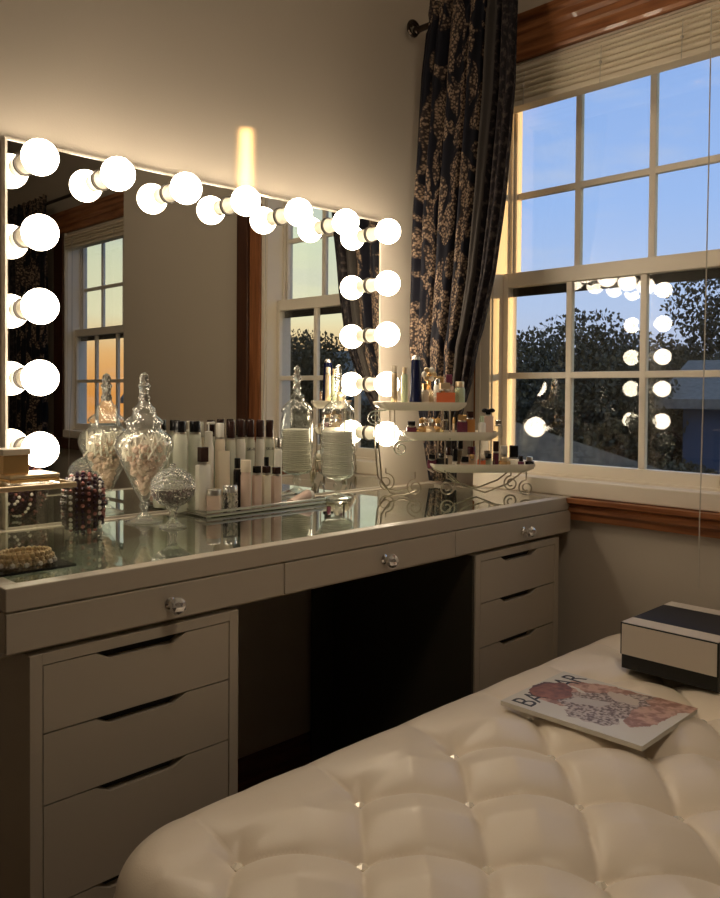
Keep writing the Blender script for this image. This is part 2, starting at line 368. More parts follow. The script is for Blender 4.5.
def window(n,X,yy0,yy1,z0,zm,z1,muns,zmu,zml,label):
    w=thing('window_%d'%n,label,None,(X,(yy0+yy1)/2,z0)); struct(w)
    ox,oy,oz=X,(yy0+yy1)/2,z0
    def bx(b,x0,x1,y0,y1,za,zb,bev=0): return b.box(x0-ox,x1-ox,y0-oy,y1-oy,za-oz,zb-oz,bev)
    # jamb liner (frame) with steps
    b=MB()
    for ye,s in ((yy1,-1),(yy0,1)):
        bx(b,X-.003,X+.118,ye,ye+s*.006,z0,z1)
        bx(b,X+.075,X+.081,ye,ye+s*.016,z0,z1)      # parting bead
    bx(b,X-.003,X+.118,yy0,yy1,z1-.006,z1); bx(b,X+.03,X+.118,yy0,yy1,z0,z0+.010)
    # flat interior frame face
    bx(b,X-.014,X,yy1-.002,yy1+.050,z0-.045,z1+.002,.002); bx(b,X-.018,X,yy1+.030,yy1+.040,z0-.045,z1+.002)
    bx(b,X-.014,X,yy0-.016,yy0+.002,z0-.045,z1+.002,.002)
    bx(b,X-.022,X+.03,yy0-.016,yy1+.05,z0-.040,z0+.004,.003)
    struct(b.build('window_frame','vinyl',w))
    def sash(name,xc,za,zb,zmun,st,rail_b,rail_t,th=.028):
        b=MB(); a0,a1=yy0+.007,yy1-.007
        bx(b,xc-th/2,xc+th/2,a0,a0+st,za,zb,.002); bx(b,xc-th/2,xc+th/2,a1-st,a1,za,zb,.002)
        bx(b,xc-th/2,xc+th/2,a0+st,a1-st,za,za+rail_b,.002); bx(b,xc-th/2,xc+th/2,a0+st,a1-st,zb-rail_t,zb,.002)
        s=struct(b.build(name,'vinyl',w))
        b=MB()
        for ym in muns: bx(b,xc-.009,xc+.009,ym-.009,ym+.009,za+rail_b,zb-rail_t,.002)
        bx(b,xc-.0085,xc+.0085,a0+st,a1-st,zmun-.009,zmun+.009,.002)
        struct(b.build('muntin_bars','vinyl',s))
        b=MB(); bx(b,xc-.002,xc+.002,a0+st-.002,a1-st+.002,za+rail_b-.002,zb-rail_t+.002)
        struct(b.build('window_glass','pane',s))
    sash('lower_sash',X+.058,z0+.004,zm+.022,zml,.018,.038,.042)
    sash('upper_sash',X+.098,zm-.022,z1-.006,zmu,.018,.042,.03)
    b=MB(); bx(b,X+.0735,X+.0825,yy0+.007,yy1-.007,zm-.045,zm-.020)
    struct(b.build('window_track','screen',w))
    return w
window(1,WX,W1[0],W1[1],W1[2],1.405,W1[3],(.985,1.205),1.663,1.122,'window beside the mirror with dusk sky and trees outside')
window(2,BX,W2[0],W2[1],W2[2],1.405,W2[3],(-1.11,-.865),1.663,1.122,'second window in the recess seen in the mirror')
# wood casings (stepped profile)
def casing_top(n,X,y0,y1,z,h=.11):
    pr=[(X,z),(X-.016,z),(X-.020,z+.008),(X-.020,z+.035),(X-.026,z+.042),(X-.026,z+.060),(X-.034,z+.070),(X-.034,z+.088),(X-.044,z+.098),(X-.046,z+h),(X,z+h)]
    struct(MB().prism(pr,'Y',y0,y1).build('trim_%d'%n,'trimw'),'moulded wood head casing')
casing_top(1,WX,.60,1.475,2.022,.115)
casing_top(3,BX,-1.52,-.48,1.995,.115)
struct(MB().prism([(WX,.727),(WX-.018,.727),(WX-.020,.742),(WX-.034,.752),(WX-.036,.762),(WX-.028,.768),(WX-.046,.776),(WX-.048,.788),(WX,.788)],'Y',.56,1.64).build('trim_2','trimw'),'moulded wood apron under the window')
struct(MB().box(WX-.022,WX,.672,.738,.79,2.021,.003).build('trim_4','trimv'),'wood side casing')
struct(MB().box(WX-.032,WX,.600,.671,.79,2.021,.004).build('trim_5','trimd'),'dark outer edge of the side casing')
struct(MB().box(WX-.010,WX,1.483,1.490,.79,2.021).build('trim_6','trimv'),'thin wood strip beside the window')
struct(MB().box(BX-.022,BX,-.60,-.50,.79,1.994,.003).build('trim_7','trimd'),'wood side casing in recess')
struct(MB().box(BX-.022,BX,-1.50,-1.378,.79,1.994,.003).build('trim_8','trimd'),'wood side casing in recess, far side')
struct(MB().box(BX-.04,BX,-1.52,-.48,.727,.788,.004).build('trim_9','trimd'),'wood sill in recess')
# ------------------------------------------------------------------ blinds
def blind(X,y0,y1,ztop,n,pitch,label,cordy):
    t=thing('window_blind',label,'blind',(X,(y0+y1)/2,ztop-n*pitch-.03)); zc=ztop-n*pitch-.03; h=(y1-y0)/2-.004
    MB().box(-.012,.026,-h,h,n*pitch+.002,n*pitch+.030,.002).build('headrail','blind',t)
    sl=None
    for i in range(n):
        z=.018+i*pitch; off=.004*math.sin(i*1.7)
        if sl is None:
            b=MB(); k=10; hp=pitch*.5-.0004
            fr=[(-.024-.007*math.cos(-PI/2+PI*j/k), -hp+2*hp*j/k) for j in range(k+1)]
            b.prism([(.020,-hp)]+fr+[(.020,hp)],'Y',-h,h); sl=b.build('slat','blind',t,smooth=True,loc=(off,0,z+pitch*.5),ang=70); o=sl
        else:
            o=sl.copy(); COL.objects.link(o); o.location=(off,0,z+pitch*.5)
    MB().box(-.026,.024,-h,h,0,.016,.003).build('bottom_rail','blind',t)
    for yy in (-h*.72,-.02,h*.66):
        b=MB(); b.tube([(-.036,yy,n*pitch),(-.037,yy+.001,n*pitch*.5),(-.036,yy+.003,-.004)],.0011,6); b.sph((-.038,yy+.001,n*pitch*.52),.0045,8); b.build('ladder_cord','cord',t)
    MB().tube([(-.040,cordy,n*pitch),(-.041,cordy,-.3),(-.042,cordy+.002,-.7),(-.060,cordy,-1.12),(-.061,cordy,-1.28)],.0016,6).build('pull_cord','cord',t)
    return t
blind(WX+.008,W1[0]+.006,W1[1]-.006,2.012,6,.0152,'beige slatted blind pulled up under the wood head casing',-.306)
blind(BX+.008,W2[0]+.006,W2[1]-.006,1.982,4,.0152,'beige blind pulled up in the recessed window, seen in the mirror',-.24)
# ------------------------------------------------------------------ curtains
def interp(t,pts):
    for (a,va),(b_,vb) in zip(pts,pts[1:]):
        if (t-a)*(t-b_)<=0:
            k=(t-a)/(b_-a); return va+(vb-va)*k
    return pts[0][1] if abs(t-pts[0][0])<abs(t-pts[-1][0]) else pts[-1][1]
def curtain(label,zt,zb,yL,yR,xf,amp,nf,group=None):
    t=thing('curtain',label,'curtain',(xf(zb),(interp(zb,yL)+interp(zb,yR))/2,zb),group=group)
    ox,oy,oz=t.location
    bm=bmesh.new(); uvl=bm.loops.layers.uv.new('UVMap'); NU,NV=220,110; g=[]
    for j in range(NV+1):
        v=j/NV; z=zt+(zb-zt)*v; row=[]
        a,b_=interp(z,yL),interp(z,yR)
        wdt=abs(a-b_)/.33
        for i in range(NU+1):
            u=i/NU
            ph=2*PI*(nf*u+.22*math.sin(5*u+1.3*v)+.12*math.sin(9*u))
            gather=1.0 if v>.06 else .65
            A=amp*gather*min(1,.5+.9*wdt)*(1-.75*max(0,(u-.66)/.34))
            d=A*math.sin(ph)+.004*math.sin(3.1*ph+6*v)
            if v<.03: d+=.006*math.sin(ph*3)
            y=a+(b_-a)*u+.35*A*math.cos(ph)*(1-u)
            y=min(y,WY-.008) if a>0 else y
            row.append(bm.verts.new((xf(z)-d-ox,y-oy,z-oz+(.006*math.sin(ph*2) if j==0 else 0))))
        g.append(row)
    for j in range(NV):
        for i in range(NU):
            f=bm.faces.new((g[j][i],g[j][i+1],g[j+1][i+1],g[j+1][i])); f.smooth=True
            for lp,(ii,jj) in zip(f.loops,((i,j),(i+1,j),(i+1,j+1),(i,j+1))): lp[uvl].uv=(ii/NU,1-jj/NV)
    me=bpy.data.meshes.new('curtain_panel'); bm.to_mesh(me); bm.free(); me.materials.append(M['curtain'])
    o=bpy.data.objects.new('curtain_panel',me); COL.objects.link(o); o.parent=t
    so=o.modifiers.new('s','SOLIDIFY'); so.thickness=.002
    return t
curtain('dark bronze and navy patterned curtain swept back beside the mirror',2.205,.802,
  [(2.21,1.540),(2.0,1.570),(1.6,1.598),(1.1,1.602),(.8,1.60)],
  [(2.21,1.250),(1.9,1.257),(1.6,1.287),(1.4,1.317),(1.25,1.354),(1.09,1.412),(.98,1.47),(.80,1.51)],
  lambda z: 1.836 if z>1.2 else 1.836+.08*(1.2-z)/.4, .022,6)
curtain('dark curtain beside the recessed window, seen in the mirror',2.205,.06,
  [(2.21,-1.42),(1.1,-1.43),(.06,-1.42)],[(2.21,-1.98),(1.1,-1.96),(.06,-1.98)],lambda z:2.07,.026,8)
def rod(label,x,y0,y1,z,wx,finial_end):
    t=thing('curtain_rod',label,'curtain rod',(x,(y0+y1)/2,z)); h=(y1-y0)/2
    MB().cyl((0,-h,0),(0,h,0),.0095,seg=16).build('pole','rod',t,smooth=True)
    for s in finial_end:
        b=MB(); b.sph((0,s*(h+.004),0),.013,14)
        pts=[]
        for i in range(28):
            a=i/27*2*PI*1.35; r=.026-.0135*i/27
            pts.append((0-.012+r*math.cos(a+.5),s*(h+.006),r*math.sin(a+.5)))
        b.tube(pts,.0052,8); b.build('finial','rod',t,smooth=True)
    for s in (-.9,.93):
        b=MB(); b.cyl((.009,s*h,0),(wx-x-.001,s*h,0),.006); b.cyl((wx-x-.006,s*h,0),(wx-x-.0005,s*h,0),.020); b.build('bracket','rod',t)
    return t
rod('dark bronze curtain rod with scroll finial by the corner',1.855,.42,1.634-.012,2.158,WX,(1,))
rod('dark bronze rod over the recessed window, seen in the mirror',2.07,-2.05,-.46,2.158,BX,(1,))
# ------------------------------------------------------------------ dressing table
FX0,FX1,FY,CT=.449,1.962,1.148,.790
vt=thing('dressing_table','white glass-topped dressing table with three crystal-knobbed drawers','dressing table',(1.2055,1.39,.688))
ox,oy,oz=vt.location
def vb(b,x0,x1,y0,y1,z0,z1,bev=0): return b.box(x0-ox,x1-ox,y0-oy,y1-oy,z0-oz,z1-oz,bev)
b=MB(); rim=.030
vb(b,FX0,FX1,FY,FY+rim,.756,CT,.002); vb(b,FX0,FX1,WY-.035,WY-.001,.756,CT,.002)
vb(b,FX0,FX0+.028,FY+rim,WY-.035,.756,CT,.002); vb(b,FX1-.048,FX1,FY+rim,WY-.035,.756,CT,.002)
b.build('tabletop_frame','white',vt)
b=MB(); vb(b,FX0,FX0+.018,FY+.004,WY-.001,.696,.755); vb(b,FX1-.018,FX1,FY+.004,WY-.001,.696,.755); vb(b,FX0+.018,FX1-.018,WY-.02,WY-.001,.696,.755); vb(b,FX0,FX1,FY+.02,WY-.001,.688,.6955)
for xs in (.955,1.459): vb(b,xs-.006,xs+.006,FY+.022,WY-.02,.6956,.772)
b.build('drawer_case','white',vt)
b=MB(); vb(b,FX0+.0285,FX1-.0485,FY+rim+.0005,WY-.0355,.783,.7895); b.build('glass_top','top_glass',vt)
dx=[(FX0+.001,.9535),(.9555,1.4585),(1.4605,FX1-.001)]; kx=(.713,1.222,1.732)
for (a,c),k in zip(dx,kx):
    b=MB(); vb(b,a,c,FY,FY+.018,.696,.7535,.0015)
    d=b.build('drawer','white',vt)
    b=MB(); e0=max(a,FX0+.02)+.008; e1=min(c,FX1-.02)-.008
    vb(b,e0,e1,FY+.0185,WY-.03,.6965,.7025); 
    vb(b,e0,e0+.006,FY+.0185,WY-.03,.7026,.745); vb(b,e1-.006,e1,FY+.0185,WY-.03,.7026,.745); vb(b,e0+.006,e1-.006,WY-.036,WY-.03,.7026,.745)
    L_=e1-e0
    for q in (1/3,2/3): vb(b,e0+L_*q-.003,e0+L_*q+.003,FY+.0185,WY-.037,.7026,.742)
    for q in (.36,.70): vb(b,e0+.0062,e0+L_/3-.0032,FY+.48*q-.003,FY+.48*q+.003,.7026,.742)
    vb(b,e0+L_/3+.0032,e1-.0062,FY+.25,FY+.256,.7026,.742)
    b.build('drawer_tray','white2',d)
    b=MB(); b.lathe([(.007,0),(.010,-.002),(.006,-.005),(.005,-.012),(.008,-.015)],(k-ox,FY-oy,.7235-oz),20,axis='Y')
    b.build('knob_stem','chrome',d,smooth=True)
    b=MB(); b.ico((k-ox,FY-.024-oy,.7235-oz),.0145,2,sc=(1,.8,1)); b.build('knob','crystal',d)
# dark sheets added in place of the deep shade in the knee space
tag(MB().box(1.452,1.5265,1.625,1.633,0,.686).build('knee_shade_strip','panel'),'narrow dark strip added as shade at the back of the knee space','shade panel')
tag(MB().box(1.5285,1.5355,1.151,1.634,0,.686).build('side_shade_sheet','panel'),'dark sheet added as shade over the side of the window-end drawer cabinet','shade panel')
# drawer cabinets
def cabinet(x0,x1,label):
    t=thing('drawer_cabinet',label,'drawer cabinet',((x0+x1)/2,FY+.24,0)); cx,cy,_=t.location
    w=(x1-x0)/2; D0=FY-cy; D1=.245
    b=MB(); b.box(-w,-w+.019,D0,D1,.0,.687,.001).box(w-.019,w,D0,D1,0,.687,.001).box(-w+.019,w-.019,D0,D1,.671,.687).box(-w+.019,w-.019,D0+.01,D1,.0,.035).box(-w+.019,w-.019,D1-.006,D1,.035,.671)
    b.build('carcass','white',t)
    zs=[.6705,.569,.463,.311,.165,.036]
    for i in range(5):
        zt,zb=zs[i]-.0012,zs[i+1]+.0012
        h=.0125; n0,n1,s_=-.082,.078,.024
        pts=[(-w+.0205,zb),(w-.0205,zb),(w-.0205,zt),(n1,zt),(n1-s_,zt-h),(n0+s_,zt-h),(n0,zt),(-w+.0205,zt)]
        b=MB().prism(pts,'Y',D0+.001,D0+.017)
        d=b.build('drawer','white',t)
        MB().box(-w+.024,w-.024,D0+.0172,D0+.030,zb+.003,zt-.001).build('drawer_gap_shade','dark_gap',d)  # near-black backing paints the shade inside the handle notch and gaps
    return t
cabinet(.483,.851,'white five-drawer cabinet under the left end of the dressing table')
cabinet(1.537,1.903,'white five-drawer cabinet under the window end of the dressing table')
# ------------------------------------------------------------------ lit mirror
MX0,MX1,MZ0,MZ1,MY=.637,1.712,.7905,1.566,1.630
mr=thing('vanity_mirror','large frameless-look mirror ringed with glowing globe bulbs','mirror',((MX0+MX1)/2,1.64,MZ0)); ox,oy,oz=mr.location
MB().box(MX0+.004-ox,MX1-.004-ox,MY-oy,1.6485-oy,.004,MZ1-.004-oz).build('mirror_glass','mirror',mr)
b=MB(); f=.0045
b.box(MX0-ox,MX0+f-ox,MY-.003-oy,1.6488-oy,0,MZ1-oz).box(MX1-f-ox,MX1-ox,MY-.003-oy,1.6488-oy,0,MZ1-oz).box(MX0+f-ox,MX1-f-ox,MY-.003-oy,1.6488-oy,MZ1-f-oz,MZ1-oz).box(MX0+f-ox,MX1-f-ox,MY-.003-oy,1.6488-oy,0,f)
b.build('mirror_frame','mframe',mr)
spots=[(.677+.1647*i,1.520) for i in range(7)]+[(xx,z) for xx in (.677,1.665) for z in (1.375,1.232,1.093,.953)]
bp=None
for (x,z) in spots:
    if bp is None:
        b=MB(); r=.0350; pr=[]
        for i in range(15):
            a=PI*i/14*.86; pr.append((r*math.sin(a),-.071-r*math.cos(a)))
        pr.append((.0160,-.0365)); 
        b.lathe(pr,(0,0,0),28,axis='Y'); bp=b.build('light_bulb','bulb',mr,smooth=True,ang=60)
        s1=MB().lathe([(.0195,0),(.0195,-.004),(.0180,-.006),(.0175,-.032),(.0185,-.036),(.0172,-.0372)],(0,0,0),24,axis='Y').build('socket','socket',bp,smooth=True)
        s2=MB().lathe([(.0192,-.0002),(.0230,-.0002),(.0230,-.003),(.0206,-.0035)],(0,0,0),24,axis='Y').build('socket_ring','ring',bp,smooth=True)
        bp.location=(x-ox,MY-.0005-oy,z-oz)
    else:
        c=bp.copy(); COL.objects.link(c); c.location=(x-ox,MY-.0005-oy,z-oz)
        for s_ in (s1,s2):
            k=s_.copy(); COL.objects.link(k); k.parent=c
# ------------------------------------------------------------------ apothecary jars
def apoth(x,y,label,kind):
    t=thing('apothecary_jar',label,'glass jar',(x,y,CT)); 
    if kind=='urn':
        MB().lathe([(.040,0),(.040,.003),(.020,.008),(.008,.018),(.006,.026),(.0105,.032),(.0105,.038),(.006,.043),(.010,.048)],seg=36).build('foot','jar_glass',t,smooth=True)
        MB().lathe_open([(.010,.048),(.020,.066),(.033,.095),(.049,.130),(.059,.152),(.061,.165),(.056,.182),(.042,.193),(.036,.198),(.036,.208)],seg=40,flute=.02,nf=14).build('bowl','jar_glass',t,smooth=True)
        lid=MB().lathe_open([(.040,.2082),(.041,.213),(.036,.219),(.026,.226),(.023,.236),(.025,.241),(.016,.248),(.011,.256)],seg=36,flute=.015,nf=14).build('lid','jar_glass',t,smooth=True)
        MB().lathe([(.011,.256),(.0125,.264),(.0095,.272),(.0105,.284),(.0135,.290),(.009,.296),(.0100,.306),(.008,.314),(.001,.319)],seg=20).build('finial','cut_glass',lid,smooth=True)
        b=MB(); random.seed(3)
        for i in range(170):                      # tumbled puffs
            a=random.uniform(0,2*PI); z=random.uniform(.060,.165); rmax=.052*min(1,(z-.048)/.095)**.8-.008
            r=max(.001,rmax*math.sqrt(random.random())); b.ico((r*math.cos(a),r*math.sin(a),z),random.uniform(.005,.0085),1,(random.random(),random.random(),0))
        tag(b.build('puff_filling','blush',t),kind='stuff')
        b=MB()
        for i in range(150):
            a=random.uniform(0,2*PI); r=.047*math.sqrt(random.random()); z=random.uniform(.140,.178)
            th=random.uniform(-.9,.9); ph=random.uniform(0,2*PI); d=Vector((math.sin(th)*math.cos(ph),math.sin(th)*math.sin(ph),math.cos(th)))*.011
            p=Vector((r*math.cos(a),r*math.sin(a),z)); b.cyl(p-d,p+d,.0022,seg=6)
        tag(b.build('swab_filling','quill',t),kind='stuff')
    elif kind=='tall':
        MB().lathe([(.037,0),(.037,.003),(.018,.007),(.007,.014),(.006,.022),(.012,.030),(.012,.036),(.006,.044),(.014,.050)],seg=36).build('foot','jar_glass',t,smooth=True)
        MB().lathe_open([(.014,.050),(.032,.054),(.044,.064),(.045,.085),(.045,.190),(.043,.205),(.039,.214),(.039,.222)],seg=40).build('cylinder','jar_glass',t,smooth=True)
        lid=MB().lathe_open([(.043,.2225),(.044,.228),(.040,.236),(.032,.246),(.021,.254),(.019,.262),(.021,.268),(.013,.273),(.009,.280)],seg=36).build('lid','jar_glass',t,smooth=True)
        MB().lathe([(.009,.280),(.011,.292),(.0085,.300),(.010,.312),(.0125,.320),(.008,.328),(.0095,.338),(.006,.349),(.001,.352)],seg=20).build('finial','cut_glass',lid,smooth=True)
        b=MB(); random.seed(5)
        for k in range(20):                        # stacked cotton rounds, slightly offset
            z=.065+.0057*k; b.lathe([(.001,z-.0028),(.038,z-.0028),(.040,z-.0012),(.040,z+.0012),(.038,z+.0028),(.001,z+.0028)],(random.uniform(-.002,.002),random.uniform(-.002,.002),0),28,flute=.015,nf=5)
        b.build('cotton_pads','cotton',t,smooth=True)
    return t
apoth(.897,1.547,'tall lidded crystal urn jar filled with pinkish puffs, left of the bottle tray','urn')
apoth(1.466,1.547,'tall cylindrical lidded glass jar of white cotton right of the bottle tray','tall')
t=thing('candy_jar','small round cut-glass lidded jar of dark sequins in front of the urn jar','glass jar',(.904,1.445,CT))
MB().lathe([(.027,0),(.027,.003),(.012,.008),(.007,.020),(.008,.032),(.014,.042)],seg=32,flute=.03,nf=10).build('foot','cut_glass',t,smooth=True)
MB().lathe_open([(.014,.042),(.030,.050),(.043,.066),(.046,.082)],seg=40).build('bowl','cut_glass',t,smooth=True)
MB().lathe([(.0465,.0825),(.045,.092),(.036,.108),(.022,.118),(.006,.123),(.007,.128),(.001,.132)],seg=40).build('lid','cut_glass',t,smooth=True)
b=MB(); random.seed(9)
for i in range(110):
    a=random.uniform(0,2*PI); z=random.uniform(.055,.078); r=(.034 if z>.062 else .022)*math.sqrt(random.random())
    b.ico((r*math.cos(a),r*math.sin(a),z),random.uniform(.003,.005),1)
tag(b.build('sequin_filling','sequin',t),kind='stuff')
# ------------------------------------------------------------------ jewelled cuff and glass jewel box
def beads(b,lst,r,sub=1):
    for p in lst: b.ico(p,r,sub)
def cuff(x,y,rz,label,R=.040,H=.048,z=CT,squash=1.25,cols=('bead_dark','bead_white','bead_pink'),body='brown_cap'):
    t=thing('beaded_clutch',label,'evening clutch',(x,y,z),rz); c=Vector((0,0,R*squash+.004))
    # barrel shaped band, axis along local y
    b=MB(); rings=[]
    prof=[(.02,-.55),(.45,-.53),(.70,-.5),(.90,-.42),(1,-.2),(1.03,0),(1,.2),(.90,.42),(.70,.5),(.45,.53),(.02,.55)]
    n=40
    for rr,yy in prof:
        rings.append([b.bm.verts.new(c+Vector((R*rr*math.cos(2*PI*i/n),H*yy,R*squash*rr*math.sin(2*PI*i/n)))) for i in range(n)])
    for k in range(len(rings)-1):
        A,B=rings[k],rings[k+1]
        for i in range(n): b.bm.faces.new((A[i],A[(i+1)%n],B[(i+1)%n],B[i]))
    b.build('shell',body,t,smooth=True)
    for mi,(mt) in enumerate(cols):
        b=MB()
        for k,(rr,yy) in enumerate([(.0,-.59),(.28,-.57),(.50,-.56),(.70,-.53),(.84,-.46),(.95,-.33),(1.02,-.17),(1.05,0),(1.02,.17),(.95,.33),(.84,.46),(.70,.53),(.50,.56),(.28,.57),(.0,.59)]):
            nb=max(1,int(34*rr/1.0*.95))
            for i in range(nb):
                sel=[1,0,2,0,1,0,2,0,0,1,0,0,1,0,1][k] if (i%4) else (2 if k%2 else 0)
                if sel!=mi: continue
                a=2*PI*(i+.5*(k%2))/nb
                b.ico(c+Vector((R*rr*math.cos(a),H*yy,R*squash*rr*math.sin(a))),.0078 if rr==0 else .0043,1)
        o=tag(b.build('beading',mt,t),kind='stuff')
    return t
cuff(.732,1.49,math.radians(62),'round evening clutch of dark, rose and pearl beads beside the jewel box',R=.041,H=.066,squash=1.38)
t=thing('beaded_bracelet','gold beaded bracelet lying inside the glass jewel box','bracelet',(.528,1.275,CT+.0042))
b=MB()
for k,(rr,z,r) in enumerate([(.038,.006,.0052),(.032,.013,.0048),(.043,.012,.0046),(.038,.019,.0050)]):
    nb=26
    for i in range(nb):
        a=2*PI*(i+.5*(k%2))/nb; b.ico((rr*math.cos(a),rr*math.sin(a)*.75,z-.0006 if k==0 else z),r,1)
b.build('beads','palegold',t)
b=MB()
for i in range(14):
    a=2*PI*i/14; b.ico((.047*math.cos(a),.047*math.sin(a)*.75,.0050),.0046,1)
b.build('pearls','bead_white',t)
# clear box with gilt lid
t=thing('jewel_box','clear glass jewel box with gilt edges at the left end of the dressing table','jewel box',(.530,1.300,CT))
w,d,h=.060,.072,.126
b=MB()
b.box(-w,w,-d,-d+.003,.003,h).box(-w,w,d-.003,d,.003,h).box(-w,-w+.003,-d+.003,d-.003,.003,h).box(w-.003,w,-d+.003,d-.003,.003,h)
b.build('glass_walls','clear',t)
MB().box(-w-.001,w+.001,-d-.001,d+.001,0,.003).build('base','black',t)
b=MB(); b.box(-w-.002,w+.002,-d-.002,-d+.004,h,h+.008,.001).box(-w-.002,w+.002,d-.004,d+.002,h,h+.008,.001).box(-w-.002,-w+.004,-d+.004,d-.004,h,h+.008).box(w-.004,w+.002,-d+.004,d-.004,h,h+.008)
b.build('gilt_rim','palegold',t)
MB().box(-w+.004,w-.004,-d+.004,d-.004,h+.003,h+.006).build('lid_glass','clear',t)
zt=CT+h+.008
t=thing('makeup_compact','flat gilt makeup palette lying on the glass jewel box','makeup compact',(.542,1.300,zt))
MB().box(-.040,.040,-.035,.035,0,.006,.002).build('case_base','gold',t)
MB().box(-.040,.040,-.035,.035,.0062,.012,.002).build('case_lid','palegold',t)
t=thing('gift_box','small gold box standing on the gilt makeup palette','box',(.520,1.305,zt+.012))
MB().box(-.020,.020,-.020,.020,0,.030,.001).build('box_body','gold',t)
MB().box(-.022,.022,-.022,.022,.0302,.040,.001).build('box_lid','cream',t)
# ------------------------------------------------------------------ mirrored tray with skincare
TZ=CT
t=thing('mirrored_tray','long mirrored vanity tray with silver rim in front of the mirror','tray',(1.197,1.553,TZ))
w,d=.176,.058
MB().box(-w,w,-d,d,0.002,.0065).build('mirror_base','tray_mirror',t)
b=MB()
for z in (.004,.0125):
    b.tube([(-w,-d,z),(w,-d,z),(w,d,z),(-w,d,z)],.0032,8,closed=True)
b.build('rim','silver',t,smooth=True)
for sx in (-1,1):
    for sy in (-1,1): MB().cyl((sx*(w-.01),sy*(d-.008),0),(sx*(w-.01),sy*(d-.008),.0019),.006).build('foot','silver',t)
SZ=TZ+.0065
def bottle(x,y,z,h,w,cap_h,cap_w,bmat,cmat,label,shape='round',name='skincare_bottle',cat='bottle',group=None,collar='silver',text=None):
    t=thing(name,label,cat,(x,y,z)); bh=h-cap_h; r=w/2; cr=cap_w/2
    if shape=='round':
        MB().lathe([(r*.9,0),(r,.003),(r,bh*.90),(r*.9,bh*.955),(cr*.9,bh*.985),(cr*.85,bh)],seg=28).build('bottle_body',bmat,t,smooth=True)
        MB().lathe([(cr,bh+.0002),(cr,h-.002),(cr*.9,h)],seg=24).build('cap',cmat,t,smooth=True)
    elif shape=='square':
        MB().box(-r,r,-r*.55,r*.55,0,bh*.95,.003).cyl((0,0,bh*.95),(0,0,bh),cr*.7,cr*.7).build('bottle_body',bmat,t,smooth=True)
        MB().box(-cr,cr,-cr*.8,cr*.8,bh+.0002,h,.0015).build('cap',cmat,t)
    elif shape=='pump':
        MB().lathe([(r*.9,0),(r,.003),(r,bh*.86),(r*.8,bh*.93),(cr,bh*.97),(cr,bh)],seg=28).build('bottle_body',bmat,t,smooth=True)
        MB().lathe([(cr,bh),(cr,bh+cap_h*.4),(.002,bh+cap_h*.45),(.002,h-.005)],seg=20).box(-cr*.4,cr*1.8,-.0035,.0035,h-.0055,h,.001).build('pump',cmat,t)
    elif shape=='jar':
        MB().lathe([(r*.85,0),(r,.004),(r,bh)],seg=28).build('jar_body',bmat,t,smooth=True)
        MB().lathe([(r*.98,bh+.0002),(r*.98,h-.002),(r*.88,h)],seg=28,flute=.02,nf=14).build('lid',cmat,t,smooth=True)
    elif shape=='tube':
        b=MB(); n=20; rings=[]
        for k in range(8):
            q=k/7; z_=cap_h+(h-cap_h)*q; rings.append([b.bm.verts.new((r*(1+.1*q)*math.cos(2*PI*i/n),r*(1-.93*q)*math.sin(2*PI*i/n),z_)) for i in range(n)])
        for A,B in zip(rings,rings[1:]):
            for i in range(n): b.bm.faces.new((A[i],A[(i+1)%n],B[(i+1)%n],B[i]))
        b.bm.faces.new(rings[-1]); b.bm.faces.new(rings[0][::-1])
        b.build('tube_body',bmat,t,smooth=True); MB().lathe([(r*.9,0),(r*.95,.002),(r*.9,cap_h-.0003)],seg=24).build('cap',cmat,t,smooth=True)
    if collar and shape in('round','square'):
        MB().lathe([(cr*1.02,bh-.004),(cr*1.05,bh-.004),(cr*1.05,bh-.0002),(cr*1.02,bh-.0002)],seg=20).build('collar',collar,t)
    if text:
        o=text_mesh('lettering',text,.0105,.0002,'ink',t,'CENTER'); o.location=(0,-r-.0008,bh*.80); o.rotation_euler=(PI/2,0,0)
        t.rotation_euler.z=math.radians(-32)
    return t
def tb(px,Y,top,wpx,capx,capw,bm_,cm_,label,shape='round',**k):
    x=xat(px,450,Y); s=(x+Y)*.7071/F
    z1=zat(px,top,Y); return bottle(x,Y,SZ,z1-SZ,wpx*s,capx*s,capw*s,bm_,cm_,label,shape,**k)
g='skincare bottles on the mirrored tray'
YB=1.588
tb(180,YB,421,14.5,11,12,'frost','black','leftmost tall frosted bottle with black cap on mirrored tray',group=g)
tb(195,YB,421,13,11,11,'frost','black','tall frosted bottle with black cap, second from left on tray',group=g)
tb(208.5,YB,422,10.5,16,8,'white_pl','white_pl','slim white pump bottle behind the brown-capped short bottle',shape='pump')
tb(220,YB,423,10,14,8,'cream','white_pl','cream bottle with white cap at back of mirrored tray')
tb(231,YB,421,9.4,17,8,'frost','brown_cap','tall pale bottle with brown cap, leftmost of the five brown-capped ones',group=g)
tb(241,YB,420,9,17,7.6,'white_pl','brown_cap','tall white brown-capped bottle, second of the five at back',group=g)
tb(250.5,YB,420,9,17,7.6,'frost','brown_cap','middle brown-capped bottle with dark lettering at back of tray',text='SK-II',group=g)
tb(260,YB,420,9,17,7.6,'white_pl','brown_cap','fourth of the five brown-capped bottles at back of tray',group=g)
tb(269.5,YB,420,9,17,7.6,'frost','brown_cap','rightmost tall brown-capped bottle with dark lettering',text='SK-II',group=g)
YM=1.543
tb(203,YM,447,14,15,9,'white_pl','brown_cap','shorter white bottle with broad brown cap near left of tray',shape='square')
tb(224,YM,451,13,14,9,'cream','white_pl','cream squeeze tube standing on its cap on the tray',shape='tube',name='squeeze_tube',cat='tube')
tb(237.5,YM,458,8,10,6,'black','black','small black bottle beside the cream squeeze tube')
YF=1.512
tb(246,YF,460,10.5,12,10.5,'pinkish','cream','tall pinkish cosmetic stick at front middle of tray',collar=None)
